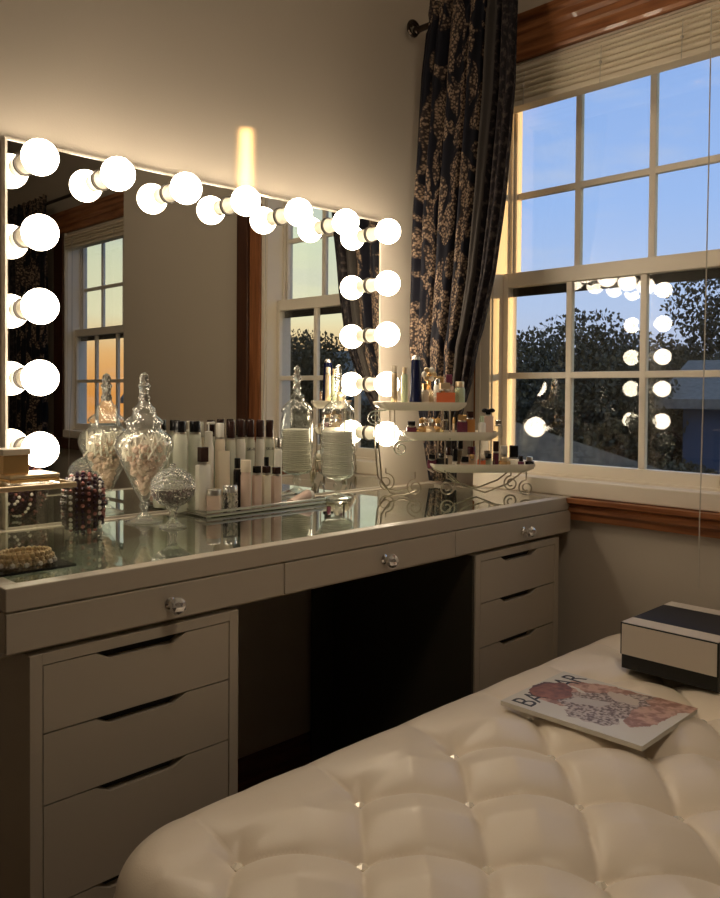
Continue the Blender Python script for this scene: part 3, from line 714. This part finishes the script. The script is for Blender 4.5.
tb(214,YF-.002,489,15,6,15,'pinkish','silver','low pink jar with silver lid at front left of tray',shape='jar',name='cream_jar',cat='jar')
tb(230.5,YF-.002,485,15,7,15,'cut_glass','crystal','low faceted glass jar beside the low pink jar',shape='jar',name='cream_jar',cat='jar')
tb(257,YF+.004,466,9.5,7,7,'pinkish','black','short pink bottle with dark cap, left of the front trio',shape='square')
tb(266.5,YF+.004,466,9.5,7,7,'cream','brown_cap','short beige bottle with dark cap, middle of the front trio',shape='square')
tb(276.5,YF+.004,467,10,7,7,'pinkish','brown_cap','short pink bottle with brown cap, right of the front trio',shape='square')
tb(266.5,YF+.034,457,6,9,5,'cream','black','thin bottle with black top behind the front trio')
tb(278,1.57,438,8,9,6,'white_pl','chrome','white bottle with chrome cap at right rear of tray')
# tube lying on its side
t=thing('squeeze_tube','pinkish tube lying on its side at the right end of mirrored tray','tube',(1.322,1.530,SZ+.0005)); t.rotation_euler.z=math.radians(6)
b=MB(); n=20; rings=[]
for k in range(8):
    q=k/7; rings.append([b.bm.verts.new((-.035+.062*q,.0135*math.cos(2*PI*i/n),.0135+.0135*(1-.0*q)*math.sin(2*PI*i/n)*(.25+.75*q)-.0135*.75*(1-q)+.0)) for i in range(n)])
for A,B in zip(rings,rings[1:]):
    for i in range(n): b.bm.faces.new((A[i],A[(i+1)%n],B[(i+1)%n],B[i]))
b.bm.faces.new(rings[0]); b.bm.faces.new(rings[-1])
b.build('tube_body','pinkish',t,smooth=True)
MB().cyl((.0273,0,.0125),(.040,0,.0125),.0118,.011,20).build('cap','white_pl',t,smooth=True)
# ------------------------------------------------------------------ three-tier stand
A0=math.radians(-40); ux=Vector((math.cos(A0),math.sin(A0),0)); uy=Vector((-math.sin(A0),math.cos(A0),0))
SC=Vector((1.755,1.395,CT))
st=thing('tiered_stand','three-tier scrolled metal stand with pale porcelain trays of perfume','display stand',SC,A0)
tiers=[(Vector((1.685,1.455,0)),1.028,.122,.050),(Vector((1.745,1.400,0)),.948,.128,.052),(Vector((1.812,1.340,0)),.862,.138,.056)]
TI=[]
for c,z,hw,hd in tiers:
    l=Vector(((c-SC).dot(ux),(c-SC).dot(uy),z-CT)); TI.append((l,hw,hd))
    b=MB(); n=64; rings=[]
    for q,dz in ((.0,0),(.84,0),(.90,.002),(.98,.012),(1.03,.016),(1.03,.011),(.98,.002),(.86,-.007),(.0,-.007)):
        ring=[]
        for i in range(n):
            a=2*PI*i/n; cs,sn=math.cos(a),math.sin(a)
            e=.32; X=math.copysign(abs(cs)**e,cs); Y=math.copysign(abs(sn)**e,sn)
            wv=1+.018*math.cos(12*a)*(q>.9)
            ring.append(b.bm.verts.new((l.x+hw*max(q,.001)*X*wv,l.y+hd*max(q,.001)*Y*wv,l.z+dz)))
        rings.append(ring)
    for A,B in zip(rings,rings[1:]):
        for i in range(n): b.bm.faces.new((A[i],A[(i+1)%n],B[(i+1)%n],B[i]))
    b.build('tray','porcelain',st,smooth=True)
def spiral(b,c,r0,turns,y,sgn=1,r=.0022,start=0):
    pts=[]
    for i in range(40):
        q=i/39; a=start+sgn*2*PI*turns*q; rr=r0*(1-.72*q); pts.append((c[0]+rr*math.cos(a),y,c[1]+rr*math.sin(a)))
    b.tube(pts,r,6); return pts
b=MB()
for s in (-1,1):
    l0,l1,l2=TI[0][0],TI[1][0],TI[2][0]
    y0=s*.050
    for (A,B,fa,fb) in ((l0,l1,-.075,-.02),(l0,l1,.075,.0),(l1,l2,-.02,-.085),(l1,l2,.075,.0)):
        xx=A.x+fa; b.tube([(xx,y0+(A.y+B.y)/2,A.z-.005),(xx,y0+(A.y+B.y)/2,B.z-.004)],.0022,6)
    b.tube([(l0.x-.115,y0+l0.y,l0.z-.004),(l0.x-.117,y0+l0.y,l0.z-.10),(l0.x-.108,y0+l0.y,.045),(l0.x-.085,y0+l0.y,.012),(l0.x-.05,y0+l0.y,.004),(l0.x-.02,y0+l1.y,.014)],.0024,8)
    b.tube([(l2.x-.10,y0+l2.y,l2.z-.006),(l2.x-.06,y0+l2.y,.03),(l2.x+.0,y0+l2.y,.012),(l2.x+.06,y0+l2.y,.035),(l2.x+.10,y0+l2.y,l2.z-.006)],.0022,8)
for x in (TI[0][0].x+.05,TI[1][0].x-.05,TI[2][0].x-.07):
    b.tube([(x,-.052,TI[2][0].z-.006),(x,.052,TI[2][0].z-.006)],.0022,6)
b.build('wire_frame','bronze',st,smooth=True)
for (x,y,r0,sg) in ((TI[1][0].x-.10,TI[1][0].y-.052,.024,1),(TI[2][0].x-.105,TI[2][0].y-.054,.024,-1),(TI[2][0].x+.112,TI[2][0].y-.054,.022,1),(TI[2][0].x+.10,TI[2][0].y+.054,.022,1),(TI[0][0].x-.085,TI[1][0].y+.05,.026,-1)):
    b=MB(); spiral(b,(x,r0+.0025),r0,1.6,y,sg,start=PI/2); b.tube([(x,y,2*r0+.0025),(x,y,TI[2][0].z-.004)],.0022,6); b.build('scroll_foot','bronze',st,smooth=True)
for (x,z,r0) in ((TI[0][0].x-.128,-.0,.020),(TI[1][0].x-.140,-.002,.020)):
    b=MB(); ll=TI[0][0] if x==TI[0][0].x-.128 else TI[1][0]
    spiral(b,(x,ll.z-.028),r0,1.5,ll.y-.052,1,start=PI/2); b.tube([(x,ll.y-.052,ll.z-.008),(x+.03,ll.y-.052,ll.z-.006)],.0022,6); b.build('scroll','chrome',st,smooth=True)
# perfumes on the tiers; a = place along the tier, d = depth, in the tier's own frame
def on_tier(k,a,d):
    l,hw,hd=TI[k]; p=SC+ux*(l.x+a)+uy*(l.y+d); p.z=tiers[k][1]; return p
def along(k,px):                              # along-tier offset of a photo column
    l,hw,hd=TI[k]; c=SC+ux*l.x+uy*l.y; r=ray(px,400)
    # solve (c + a*ux) parallel to r in plan
    return -(c.x*r.y-c.y*r.x)/(ux.x*r.y-ux.y*r.x)
def perf(k,px,d,h,w,ch,cw,bm_,cm_,label,shape='square',name='perfume_bottle',cat='perfume bottle',**kw):
    a=along(k,px); p=on_tier(k,a,d); t=bottle(p.x,p.y,p.z+.0003,h*1.1,w*1.22,ch*1.1,cw*1.22,bm_,cm_,label,shape,name,cat,**kw); t.rotation_euler.z=A0+math.radians(random.uniform(-12,12)); return t
random.seed(21)
# top tier
perf(0,394,-.004,.104,.014,.016,.011,'palegold','cream','slender gold-necked perfume leftmost on top tier','round')
perf(0,405,.010,.100,.015,.015,.010,'green','palegold','slender pale green perfume beside the tall navy one, top tier','round')
p=on_tier(0,along(0,415),-.012); t=thing('perfume_bottle','tall tapered navy perfume bottle with pale tip on top tier','perfume bottle',p+Vector((0,0,.0003)),A0)
MB().lathe([(.0175,0),(.0180,.004),(.0165,.03),(.0150,.08),(.0135,.118),(.0120,.130)],seg=28).build('bottle_body','navy',t,smooth=True)
MB().lathe([(.0120,.1302),(.0105,.137),(.006,.142),(.001,.143)],seg=24).build('tip','silver',t,smooth=True)
p=on_tier(0,along(0,430),.020); t=thing('flower_perfume','perfume with white and gold flower cap behind the orange bottle','perfume bottle',p+Vector((0,0,.0003)),A0)
MB().lathe([(.014,0),(.018,.006),(.019,.03),(.012,.046),(.006,.052)],seg=24).build('bottle_body','palegold',t,smooth=True)
MB().cyl((0,0,.0522),(0,0,.075),.007,.006).build('neck','gold',t)
for i in range(6):
    a=i*PI/3; MB().sph((.013*math.cos(a),-.002,.092+.013*math.sin(a)),.0085,10,(1,.45,1)).build('petal','white_pl' if i%2 else 'palegold',t,smooth=True)
MB().sph((0,-.006,.092),.0065,10).build('flower_centre','gold',t,smooth=True)
t=perf(0,443,-.020,.062,.060,.016,.022,'clear','palegold','wide clear perfume bottle with orange label at front of top tier')
MB().box(-.027,.024,-.0223,-.0205,.006,.042).build('front_label','orange',t)
MB().box(-.026,.026,-.012,.012,.004,.030,.002).build('liquid','pinkish',t)
perf(0,440,.012,.078,.024,.022,.018,'amber','gold','amber perfume with gold cap behind the orange-labelled bottle')
perf(0,450,.016,.084,.022,.026,.014,'pinkish','purple','rose perfume bottle with plum cap at right rear of top tier')
perf(0,460,.006,.066,.024,.014,.020,'green','palegold','squat pale green perfume at right end of top tier','round')
perf(0,437,-.002,.072,.016,.014,.012,'white_pl','chrome','white perfume bottle with chrome cap, middle of top tier','round')
perf(0,425,.000,.060,.018,.016,.012,'cream','gold','small cream perfume with gold cap right of the navy bottle','round')
# middle tier
perf(1,411,-.010,.040,.022,.012,.016,'purple','black','dark plum perfume at left end of middle tier')
for i,(px,d,lab) in enumerate([(421,-.018,'gold nugget-shaped perfume, leftmost of the gold cluster on middle tier'),(429,-.024,'gold nugget-shaped perfume at the front centre of the gold cluster'),(437,-.016,'gold nugget-shaped perfume, rightmost of the gold cluster on middle tier'),(425,.012,'gold nugget-shaped perfume at the rear left of the gold cluster'),(434,.014,'gold nugget-shaped perfume at the rear right of the gold cluster')]):
    p=on_tier(1,along(1,px),d); t=thing('faceted_perfume',lab,'perfume bottle',p+Vector((0,0,.0003)),A0+i,'gold faceted perfumes on the middle tier')
    MB().ico((0,0,.0165),.0185,1,(.3*i,0,0),(1,.9,.86)).build('bottle_body','palegold' if i%2 else 'gold',t)
    MB().cyl((0,0,.031),(0,0,.038),.006).build('neck','chrome',t)
    MB().ico((0,0,.045),.0095,1).build('stopper','crystal' if i%2 else 'gold',t)
perf(1,447,.012,.062,.020,.018,.010,'clear','black','clear perfume with slim black cap behind the gold cluster','round')
perf(1,453,-.014,.050,.006,.016,.006,'palegold','gold','thin gold rollerball standing mid middle tier','round',collar=None)
perf(1,462,-.004,.056,.024,.014,.018,'purple','gold','plum red square perfume on middle tier')
perf(1,471,.010,.064,.022,.016,.014,'amber','brown_cap','amber perfume with brown cap on middle tier')
perf(1,481,-.014,.054,.017,.016,.010,'white_pl','green','white pear-shaped perfume near right of middle tier','round')
t=perf(1,489,.006,.070,.022,.014,.010,'pinkish','black','pink perfume topped by a black bow at right end of middle tier')
for s in (-1,1): MB().sph((s*.010,0,.073),.010,12,(1,.55,.62)).build('bow_loop','black',t,smooth=True)
perf(1,497,-.016,.044,.018,.012,.012,'clear','chrome','small clear perfume at the far right of middle tier')
# bottom tier
T2=[(432,-.006,.036,.020,.012,.014,'purple','black','square','small plum perfume with black cap at left end of bottom tier'),
(442,-.012,.038,.026,.010,.016,'black','black','round','rounded black perfume near left of bottom tier'),
(450,.014,.052,.018,.020,.012,'cream','brown_cap','round','cream perfume with tall brown cap at rear of bottom tier'),
(454,-.022,.050,.011,.030,.010,'clear','black','square','slim clear vial with long black cap at front of bottom tier'),
(461,.010,.070,.014,.022,.012,'bronze','black','square','tall slim bronze perfume with black cap, bottom tier'),
(463,-.026,.032,.020,.014,.016,'pinkish','black','square','low pink perfume with black cap at front of bottom tier'),
(471,-.020,.036,.016,.010,.010,'palegold','gold','square','low gold perfume beside the plum-capped one, bottom tier'),
(473,.012,.054,.022,.020,.018,'pinkish','purple','round','pink perfume with wide plum cap at rear of bottom tier'),
(480,-.024,.034,.018,.008,.014,'orange','cream','square','small coral perfume with cream cap, front of bottom tier'),
(488,-.012,.038,.028,.012,.014,'clear','black','round','round clear perfume with black cap, centre right of bottom tier'),
(489,.020,.044,.018,.014,.012,'green','silver','square','pale green perfume behind the round clear one'),
(497,.006,.068,.013,.026,.012,'purple','brown_cap','square','tall slim plum perfume with brown cap, bottom tier'),
(503,-.024,.030,.026,.008,.020,'gold','palegold','round','low round gold perfume at front right of bottom tier'),
(506,.016,.056,.016,.022,.014,'palegold','white_pl','square','pale gold perfume with white cap near right end'),
(514,-.002,.058,.021,.030,.019,'clear','black','square','clear perfume with big square black cap near right end'),
(519,-.026,.034,.014,.014,.010,'purple','black','round','tiny plum perfume at front near the right end'),
(529,-.012,.030,.020,.010,.014,'black','silver','round','small dark round perfume at the right end of bottom tier')]
for (px,d,h,w,ch,cw,bm_,cm_,sh,lab) in T2: perf(2,px,d,h,w,ch,cw,bm_,cm_,lab,sh)
# ------------------------------------------------------------------ tufted ottoman
OX0,OX1,OY0,OY1,OZ=.468,1.90,.235,.972,.502
ot=thing('tufted_ottoman','ivory leather ottoman with diamond tufting and crystal buttons','ottoman',((OX0+OX1)/2,(OY0+OY1)/2,0)); ocx,ocy,_=ot.location
BY0,BDX,BDY,BXA=.823,.2195,.1145,.609      # tufting lattice: first row, spacing, phase
def skew(y): return .038*max(0,min(1,(.60-y)/.115))
Btn=[]
for r in range(5):
    y=BY0-BDY*r; x=BXA+(BDX/2 if r%2 else 0)-skew(y)
    while x<OX1-.06:
        Btn.append((x,y)); x+=BDX
CR,ER=.13,.060
def rr_dist(x,y):                            # distance inside the rounded outline
    qx=abs(x-ocx)-((OX1-OX0)/2-CR); qy=abs(y-ocy)-((OY1-OY0)/2-CR)
    return -(math.hypot(max(qx,0),max(qy,0))+min(max(qx,qy),0)-CR)
def tuft(x,y):
    x=x+skew(y)
    u=(x-BXA)/BDX+(y-BY0)/(2*BDY); v=(x-BXA)/BDX-(y-BY0)/(2*BDY)
    lo,hi=BY0-BDY*4,BY0
    inside=lo-1e-6<=y<=hi+1e-6
    yc=min(max(y,lo),hi)
    du=abs(u-round(u)); dv=abs(v-round(v))
    cr=max(math.exp(-du/.045),math.exp(-dv/.045))
    puff=min(1,(min(du,.5)*2)**.55)*min(1,(min(dv,.5)*2)**.55)
    if not inside:                            # outside the last rows: straight pleats run out to the edge
        ph=(x-BXA)/BDX; dp=abs(ph-round(ph)); k=min(1,abs(y-yc)/.03)
        uu=(x-BXA)/BDX; 
        cr2=math.exp(-dp/.05); pf2=min(1,(dp*2)**.5)
        cr=cr*(1-k)+cr2*k; puff=puff*(1-k)+pf2*k
        fade=max(0,1-abs(y-yc)/.13); cr*=fade; puff=puff*fade+(1-fade)*.8
    return puff,cr
def hgt(x,y):
    d=max(0,rr_dist(x,y)); z=OZ+.004
    e=max(0,(ER-d)/ER); z-=ER*(1-math.sqrt(max(0,1-e*e)))
    puff,cr=tuft(x,y)
    z+=.020*(puff-1)-.006*cr
    bd=min(math.hypot(x-a,y-c) for a,c in Btn if abs(x-a)<.2 and abs(y-c)<.2) if any(abs(x-a)<.2 and abs(y-c)<.2 for a,c in Btn) else 1
    z-=.019*math.exp(-(bd/.027)**1.2)
    z+=.0012*noise.noise(Vector((x*22,y*22,0)))
    z+=.010*(1-abs((y-ocy)/((OY1-OY0)/2))**2.5)-.006
    return z
bm=bmesh.new(); NX,NY=340,170; g=[]
hx,hy=(OX1-OX0)/2,(OY1-OY0)/2
for j in range(NY+1):
    row=[]
    for i in range(NX+1):
        # ease the spacing towards the rim so the rolled edge stays smooth
        a=-1+2*i/NX; c=-1+2*j/NY
        a=math.sin(a*PI/2)*.25+a*.75; c=math.sin(c*PI/2)*.35+c*.65
        x=a*hx; y=c*hy
        ax,ay=(abs(x)-(hx-CR))/CR,(abs(y)-(hy-CR))/CR
        if ax>0 and ay>0:
            nx_=ax*math.sqrt(1-ay*ay/2); ny_=ay*math.sqrt(1-ax*ax/2)
            x=math.copysign(hx-CR+nx_*CR,x); y=math.copysign(hy-CR+ny_*CR,y)
        row.append(bm.verts.new((x,y,hgt(x+ocx,y+ocy))))
    g.append(row)
for j in range(NY):
    for i in range(NX): bm.faces.new((g[j][i],g[j][i+1],g[j+1][i+1],g[j+1][i])).smooth=True
ring=g[0][:]+[g[j][NX] for j in range(1,NY+1)]+g[NY][:NX][::-1]+[g[j][0] for j in range(NY-1,0,-1)]
prev=ring
for k in range(1,9):
    z=(OZ-ER)-(OZ-ER-.34)*k/8; s=1+.012*math.sin(PI*k/8)
    cur=[bm.verts.new((v.co.x*s,v.co.y*s,v.co.z+(z-v.co.z)*(k/8)**.0 if k>1 else (v.co.z+z)/2)) for v in ring]
    for v,o in zip(cur,ring):
        if k>1: v.co.z=z
    n=len(ring)
    for i in range(n): bm.faces.new((prev[i],cur[i],cur[(i+1)%n],prev[(i+1)%n])).smooth=True
    prev=cur
bmesh.ops.recalc_face_normals(bm,faces=bm.faces[:])
me=bpy.data.meshes.new('cushion'); bm.to_mesh(me); bm.free(); me.materials.append(M['leather'])
cu=bpy.data.objects.new('cushion',me); COL.objects.link(cu); cu.parent=ot
def rrect(b,hx,hy,cr,z0,z1):
    pts=[]
    for sx,sy,a0 in ((1,1,0),(-1,1,PI/2),(-1,-1,PI),(1,-1,1.5*PI)):
        for k in range(9):
            a=a0+PI/2*k/8; pts.append((sx*(hx-cr)+cr*math.cos(a),sy*(hy-cr)+cr*math.sin(a)))
    b.prism(pts,'Z',z0,z1)
b=MB(); rrect(b,hx-.002,hy-.002,CR,.10,.341); b.build('base','leather',ot)
for sx in (-1,1):
    for sy in (-1,1):
        MB().lathe([(.018,0),(.022,.004),(.030,.0995)],(sx*(hx-.1),sy*(hy-.1),0),20).build('leg','ottleg',ot,smooth=True)
bt=None
for (x,y) in Btn:
    z=hgt(x,y)+.0052
    if bt is None:
        bt=MB().ico((0,0,0),.0092,1,sc=(1,1,.7)).build('crystal_button','button',ot,loc=(x-ocx,y-ocy,z)); rg=MB().lathe([(.0094,-.004),(.0106,-.002),(.0094,.0008)],seg=20).build('button_rim','chrome',bt,smooth=True)
    else:
        c=bt.copy(); COL.objects.link(c); c.location=(x-ocx,y-ocy,z); k=rg.copy(); COL.objects.link(k); k.parent=c
# magazine
def surf(x0,x1,y0,y1): return max(hgt(x0+(x1-x0)*i/12,y0+(y1-y0)*j/12) for i in range(13) for j in range(13))
mx,my=1.2170,.5800; mw,mh=.219,.268
mz=surf(mx,mx+mw,my,my+mh)-.0035
mg=thing('magazine','glossy fashion magazine with a reclining figure on its cover, lying on ottoman','magazine',(mx,my,mz),math.radians(.6))
MB().box(.001,mw-.001,.001,mh-.001,.0006,.0078).build('pages','paper',mg)
MB().box(0,mw,0,mh,.0080,.0084).build('front_cover','cover',mg)
MB().box(0,mw,0,mh,0,.0004).build('back_cover','paper',mg)
MB().box(-.0004,.0008,0,mh,.0002,.0082).build('spine','paper',mg)
to=text_mesh('cover_title','BAZAAR',.062,.00008,'ink',mg)
xs_=[v.co.x for v in to.data.vertices]; wdt=max(xs_)-min(xs_)
to.scale=(.200/wdt,1.0,1); to.location=(.009,.212,.0085)
# cover photo overlaps the title's middle letters
b=MB(); pts=[]; random.seed(4)
for i in range(30):
    a=2*PI*i/30; r=1+.10*math.sin(3*a+1)+.06*math.sin(7*a); pts.append((.108+.046*r*math.cos(a),.226+.036*r*math.sin(a)))
b.prism(pts,'Z',.00862,.0088); b.build('cover_figure',P('cover_hair_print',(.26,.10,.06),.35,var=.5,vscale=70),mg)
# black and white box
bz=surf(1.551,1.79,.592,.79)-.001
bxo=thing('gift_box','white lidded box with black band and black base on the ottoman','box',(1.67,.691,bz))
hx_,hy_=.119,.099
MB().box(-hx_+.002,hx_-.002,-hy_+.002,hy_-.002,0,.034,.001).build('box_base','boxb',bxo)
lid=MB().box(-hx_,hx_,-hy_,hy_,.0285,.0940,.001).build('lid','boxb',bxo)
MB().box(-hx_-.0006,-hx_-.00005,-hy_+.003,hy_-.003,.0295,.0915).build('front_panel','boxw',lid)
MB().box(-hx_+.002,-hx_+.050,-hy_+.0015,hy_-.0015,.0941,.0947).build('top_stripe','boxw',lid); MB().box(hx_-.040,hx_-.002,-hy_+.0015,hy_-.0015,.0941,.0947).build('top_stripe','boxw',lid)
t=thing('ceiling_fill','added round frosted fill light overhead, above the ottoman','fill light',(.80,.12,TOP-.09))  # unseen fill fixture, added to brighten the ottoman and drawer fronts
MB().lathe([(.02,0),(.12,.012),(.175,.04),(.19,.07)],seg=36).build('diffuser','fill_lamp',t,smooth=True)
MB().lathe([(.195,.0702),(.200,.0702),(.200,.0895),(.02,.0895)],seg=36).build('mounting_plate','silver',t,smooth=True)
# ------------------------------------------------------------------ outdoors
gz=-3.0
b=MB(); b.box(2.6,120,-90,90,gz-.2,gz); tag(b.build('lawn','lawn'),kind='structure',label='dark lawn outside')
def leaves(name,mt,R,H,n,ls,parent,seed,z0):
    rnd=random.Random(seed); bm=bmesh.new()
    lobes=[(rnd.uniform(-.55,.55)*R,rnd.uniform(-.55,.55)*R,z0+H*rnd.uniform(.2,.85),rnd.uniform(.35,.6)*R) for _ in range(11)]+[(0,0,z0+H*.82,.45*R),(0,0,z0+H*.4,.7*R)]
    for i in range(n):
        lx,ly,lz,lr=lobes[rnd.randrange(len(lobes))]
        d=Vector((rnd.gauss(0,1),rnd.gauss(0,1),rnd.gauss(0,1))).normalized()*lr*(rnd.random()**.35)
        d.z*=.8; c=Vector((lx,ly,lz))+d
        q=Euler((rnd.uniform(0,PI),rnd.uniform(0,PI),rnd.uniform(0,2*PI))).to_matrix(); s=ls*rnd.uniform(.6,1.3)
        vs=[bm.verts.new(c+q@Vector(p)*s) for p in ((-.5,0,0),(0,-.32,.06),(.5,0,0),(0,.32,.06))]
        bm.faces.new(vs)
    me=bpy.data.meshes.new(name); bm.to_mesh(me); bm.free(); me.materials.append(M[mt])
    o=bpy.data.objects.new(name,me); COL.objects.link(o); o.parent=parent; return o
tree_me={}
def tree(az,dist,topz,R,mt,label,seed,group='trees outside the window'):
    x,y=dist*math.cos(math.radians(az)),dist*math.sin(math.radians(az)); Ht=topz-gz
    t=thing('garden_tree',label,'tree',(x,y,gz),seed*1.3,group)
    b=MB(); b.tube([(0,0,0),(.05*R,0,Ht*.3),(0,.05*R,Ht*.6)],[.05*R+.06,.045*R+.03,.04],8)
    for k in range(5):
        a=k*1.3+seed; b.tube([(0,0,Ht*(.25+.06*k)),(.45*R*math.cos(a),.45*R*math.sin(a),Ht*(.45+.07*k))],[.05,.02],6)
    b.build('trunk','bark',t)
    leaves('foliage',mt,R,Ht*.72,24000,.035+.0036*dist,t,seed,Ht*.24)
    return t
# direct view (azimuth 20..36 degrees)
tree(35.5,17,2.55,2.0,'leafo','olive tree at the left edge of the lower window panes',1)
tree(29.5,15,2.75,2.3,'leafd','broad dark tree filling the middle window pane',2)
tree(25.3,18,2.55,2.1,'leafd','dark tree just right of the broad middle one',3)
tree(18.3,20,4.4,2.2,'leafd','dark tree near the right edge of the window',4)
tree(22.6,32,2.9,3.4,'leafd','distant low tree under the gap of open sky',5)
tree(31.5,9,.25,1.0,'leafo','low bushy tree in front of the grey roof',6)
tree(27,9.5,.35,1.2,'leafd','low dark bush tree before the blue house',7)
# mirror view
tree(23.2,12,.25,1.3,'leafd','low dark bush tree left of the blue house',11)
tree(-48,12,2.9,1.7,'leafd','leafy tree reflected in the right part of the mirror',8)
tree(-41,16,2.6,2.4,'leafo','olive tree reflected near the right bulbs of the mirror',9)
tree(-69,14,2.2,1.8,'leafo','tree reflected at the left in the mirror',10)
# houses
def house(x,y,rz,w,d,zw,zr,wall,label):
    t=thing('neighbour_house',label,'house',(x,y,gz),rz); hh=zw-gz; hr=zr-gz
    MB().box(-w/2,w/2,-d/2,d/2,0,hh).build('walls',wall,t)
    b=MB(); b.prism([(-d/2-.4,hh-.1),(d/2+.4,hh-.1),(d/2+.4,hh+.05),(0,hr),(-d/2-.4,hh+.05)],'X',-w/2-.35,w/2+.35); b.build('roof','roof',t)
    n=max(2,int(w/2.0))
    for f in range(2 if hh>4 else 1):
        for i in range(n):
            xc=-w/2+w*(i+.5)/n; zc=hh-1.15-f*2.4
            if zc<.8: continue
            for s in (-1,1):
                fr=MB().box(xc-.48,xc+.48,s*(d/2)-.03,s*(d/2)+.03,zc-.68,zc+.68).build('house_window','htrim',t)
                MB().box(xc-.40,xc+.40,s*(d/2+.031)-.01,s*(d/2+.031)+.01,zc-.60,zc+.60).build('pane','hwin',fr)
    return t
def pol(az,d): return d*math.cos(math.radians(az)),d*math.sin(math.radians(az))
x,y=pol(13.6,16); house(x,y,math.radians(-76.4),4.6,5,.95,1.7,'siding_blue','dark blue house in the right-hand lower panes')
x,y=pol(42.5,12); house(x,y,math.radians(52),4.2,5,.10,1.05,'siding_tan','house with grey shingle roof in the left lower panes')
x,y=pol(-44,24); house(x,y,math.radians(46),9,6,.8,2.4,'siding_tan','tan house behind the tree reflected in the mirror')
# ------------------------------------------------------------------ world: dusk sky
w=bpy.data.worlds.new('dusk'); scn.world=w; w.use_nodes=True; nt=w.node_tree; nt.nodes.clear(); N=nt.nodes.new; L=nt.links.new
out=N('ShaderNodeOutputWorld'); bg=N('ShaderNodeBackground'); L(bg.outputs[0],out.inputs[0])
tc=N('ShaderNodeTexCoord'); sp=N('ShaderNodeSeparateXYZ'); L(tc.outputs['Generated'],sp.inputs[0])
# blue side by elevation
rb=N('ShaderNodeValToRGB'); e=rb.color_ramp; e.elements[0].position=0; e.elements[0].color=(.50,.50,.60,1); e.elements[1].position=.45; e.elements[1].color=(.24,.40,.80,1)
q=e.elements.new(.10); q.color=(.46,.57,.82,1); q=e.elements.new(.22); q.color=(.33,.50,.88,1)
L(sp.outputs[2],rb.inputs['Fac'])
rs=N('ShaderNodeValToRGB'); e=rs.color_ramp; e.elements[0].position=0; e.elements[0].color=(1.0,.42,.10,1); e.elements[1].position=.5; e.elements[1].color=(.42,.62,.60,1)
q=e.elements.new(.045); q.color=(1.1,.62,.25,1); q=e.elements.new(.09); q.color=(1.05,.98,.66,1); q=e.elements.new(.2); q.color=(.80,.90,.70,1)
L(sp.outputs[2],rs.inputs['Fac'])
dt=N('ShaderNodeVectorMath'); dt.operation='DOT_PRODUCT'; sa=math.radians(-62); dt.inputs[1].default_value=(math.cos(sa),math.sin(sa),.05); L(tc.outputs['Generated'],dt.inputs[0])
mr_=N('ShaderNodeMapRange'); mr_.inputs['From Min'].default_value=.45; mr_.inputs['From Max'].default_value=.98; mr_.interpolation_type='SMOOTHSTEP'; L(dt.outputs['Value'],mr_.inputs['Value'])
mx_=N('ShaderNodeMix'); mx_.data_type='RGBA'; L(mr_.outputs[0],mx_.inputs[0]); L(rb.outputs[0],mx_.inputs[6]); L(rs.outputs[0],mx_.inputs[7])
mp=N('ShaderNodeMapping'); mp.inputs['Scale'].default_value=(3,3,12); L(tc.outputs['Generated'],mp.inputs[0])
cn=N('ShaderNodeTexNoise'); cn.inputs['Scale'].default_value=1.6; cn.inputs['Detail'].default_value=6; cn.inputs['Roughness'].default_value=.55; L(mp.outputs[0],cn.inputs['Vector'])
cr=N('ShaderNodeValToRGB'); cr.color_ramp.elements[0].position=.48; cr.color_ramp.elements[0].color=(0,0,0,1); cr.color_ramp.elements[1].position=.75; cr.color_ramp.elements[1].color=(.5,.5,.5,1); L(cn.outputs['Fac'],cr.inputs['Fac'])
cm=N('ShaderNodeMix'); cm.data_type='RGBA'; L(cr.outputs[0],cm.inputs[0]); L(mx_.outputs[2],cm.inputs[6]); cm.inputs[7].default_value=(.62,.64,.72,1)
L(cm.outputs[2],bg.inputs['Color']); bg.inputs['Strength'].default_value=1.0
# low evening sun slipping past the window edge: narrow beams aimed into the room
def beam(name,src,dst,sx,sy,power,spread):
    l=bpy.data.lights.new(name,'AREA'); l.shape='RECTANGLE'; l.size=sx; l.size_y=sy; l.energy=power; l.color=(1,.58,.22); l.spread=math.radians(spread)
    o=bpy.data.objects.new(name,l); COL.objects.link(o); d=(Vector(dst)-Vector(src)); o.matrix_world=Matrix.Translation(src)@d.to_track_quat('-Z','Y').to_matrix().to_4x4(); return o
beam('evening_sun',(2.645,.29,1.925),(1.240,1.65,1.625),.016,.20,.13,1.2)
beam('evening_sun',(2.80,.62,1.50),(2.03,1.43,1.40),.08,1.2,.42,3)
# ------------------------------------------------------------------ view
scn.view_settings.view_transform='Standard'; scn.view_settings.look='None'; scn.view_settings.exposure=.3; scn.view_settings.gamma=1; scn.view_settings.use_curve_mapping=False
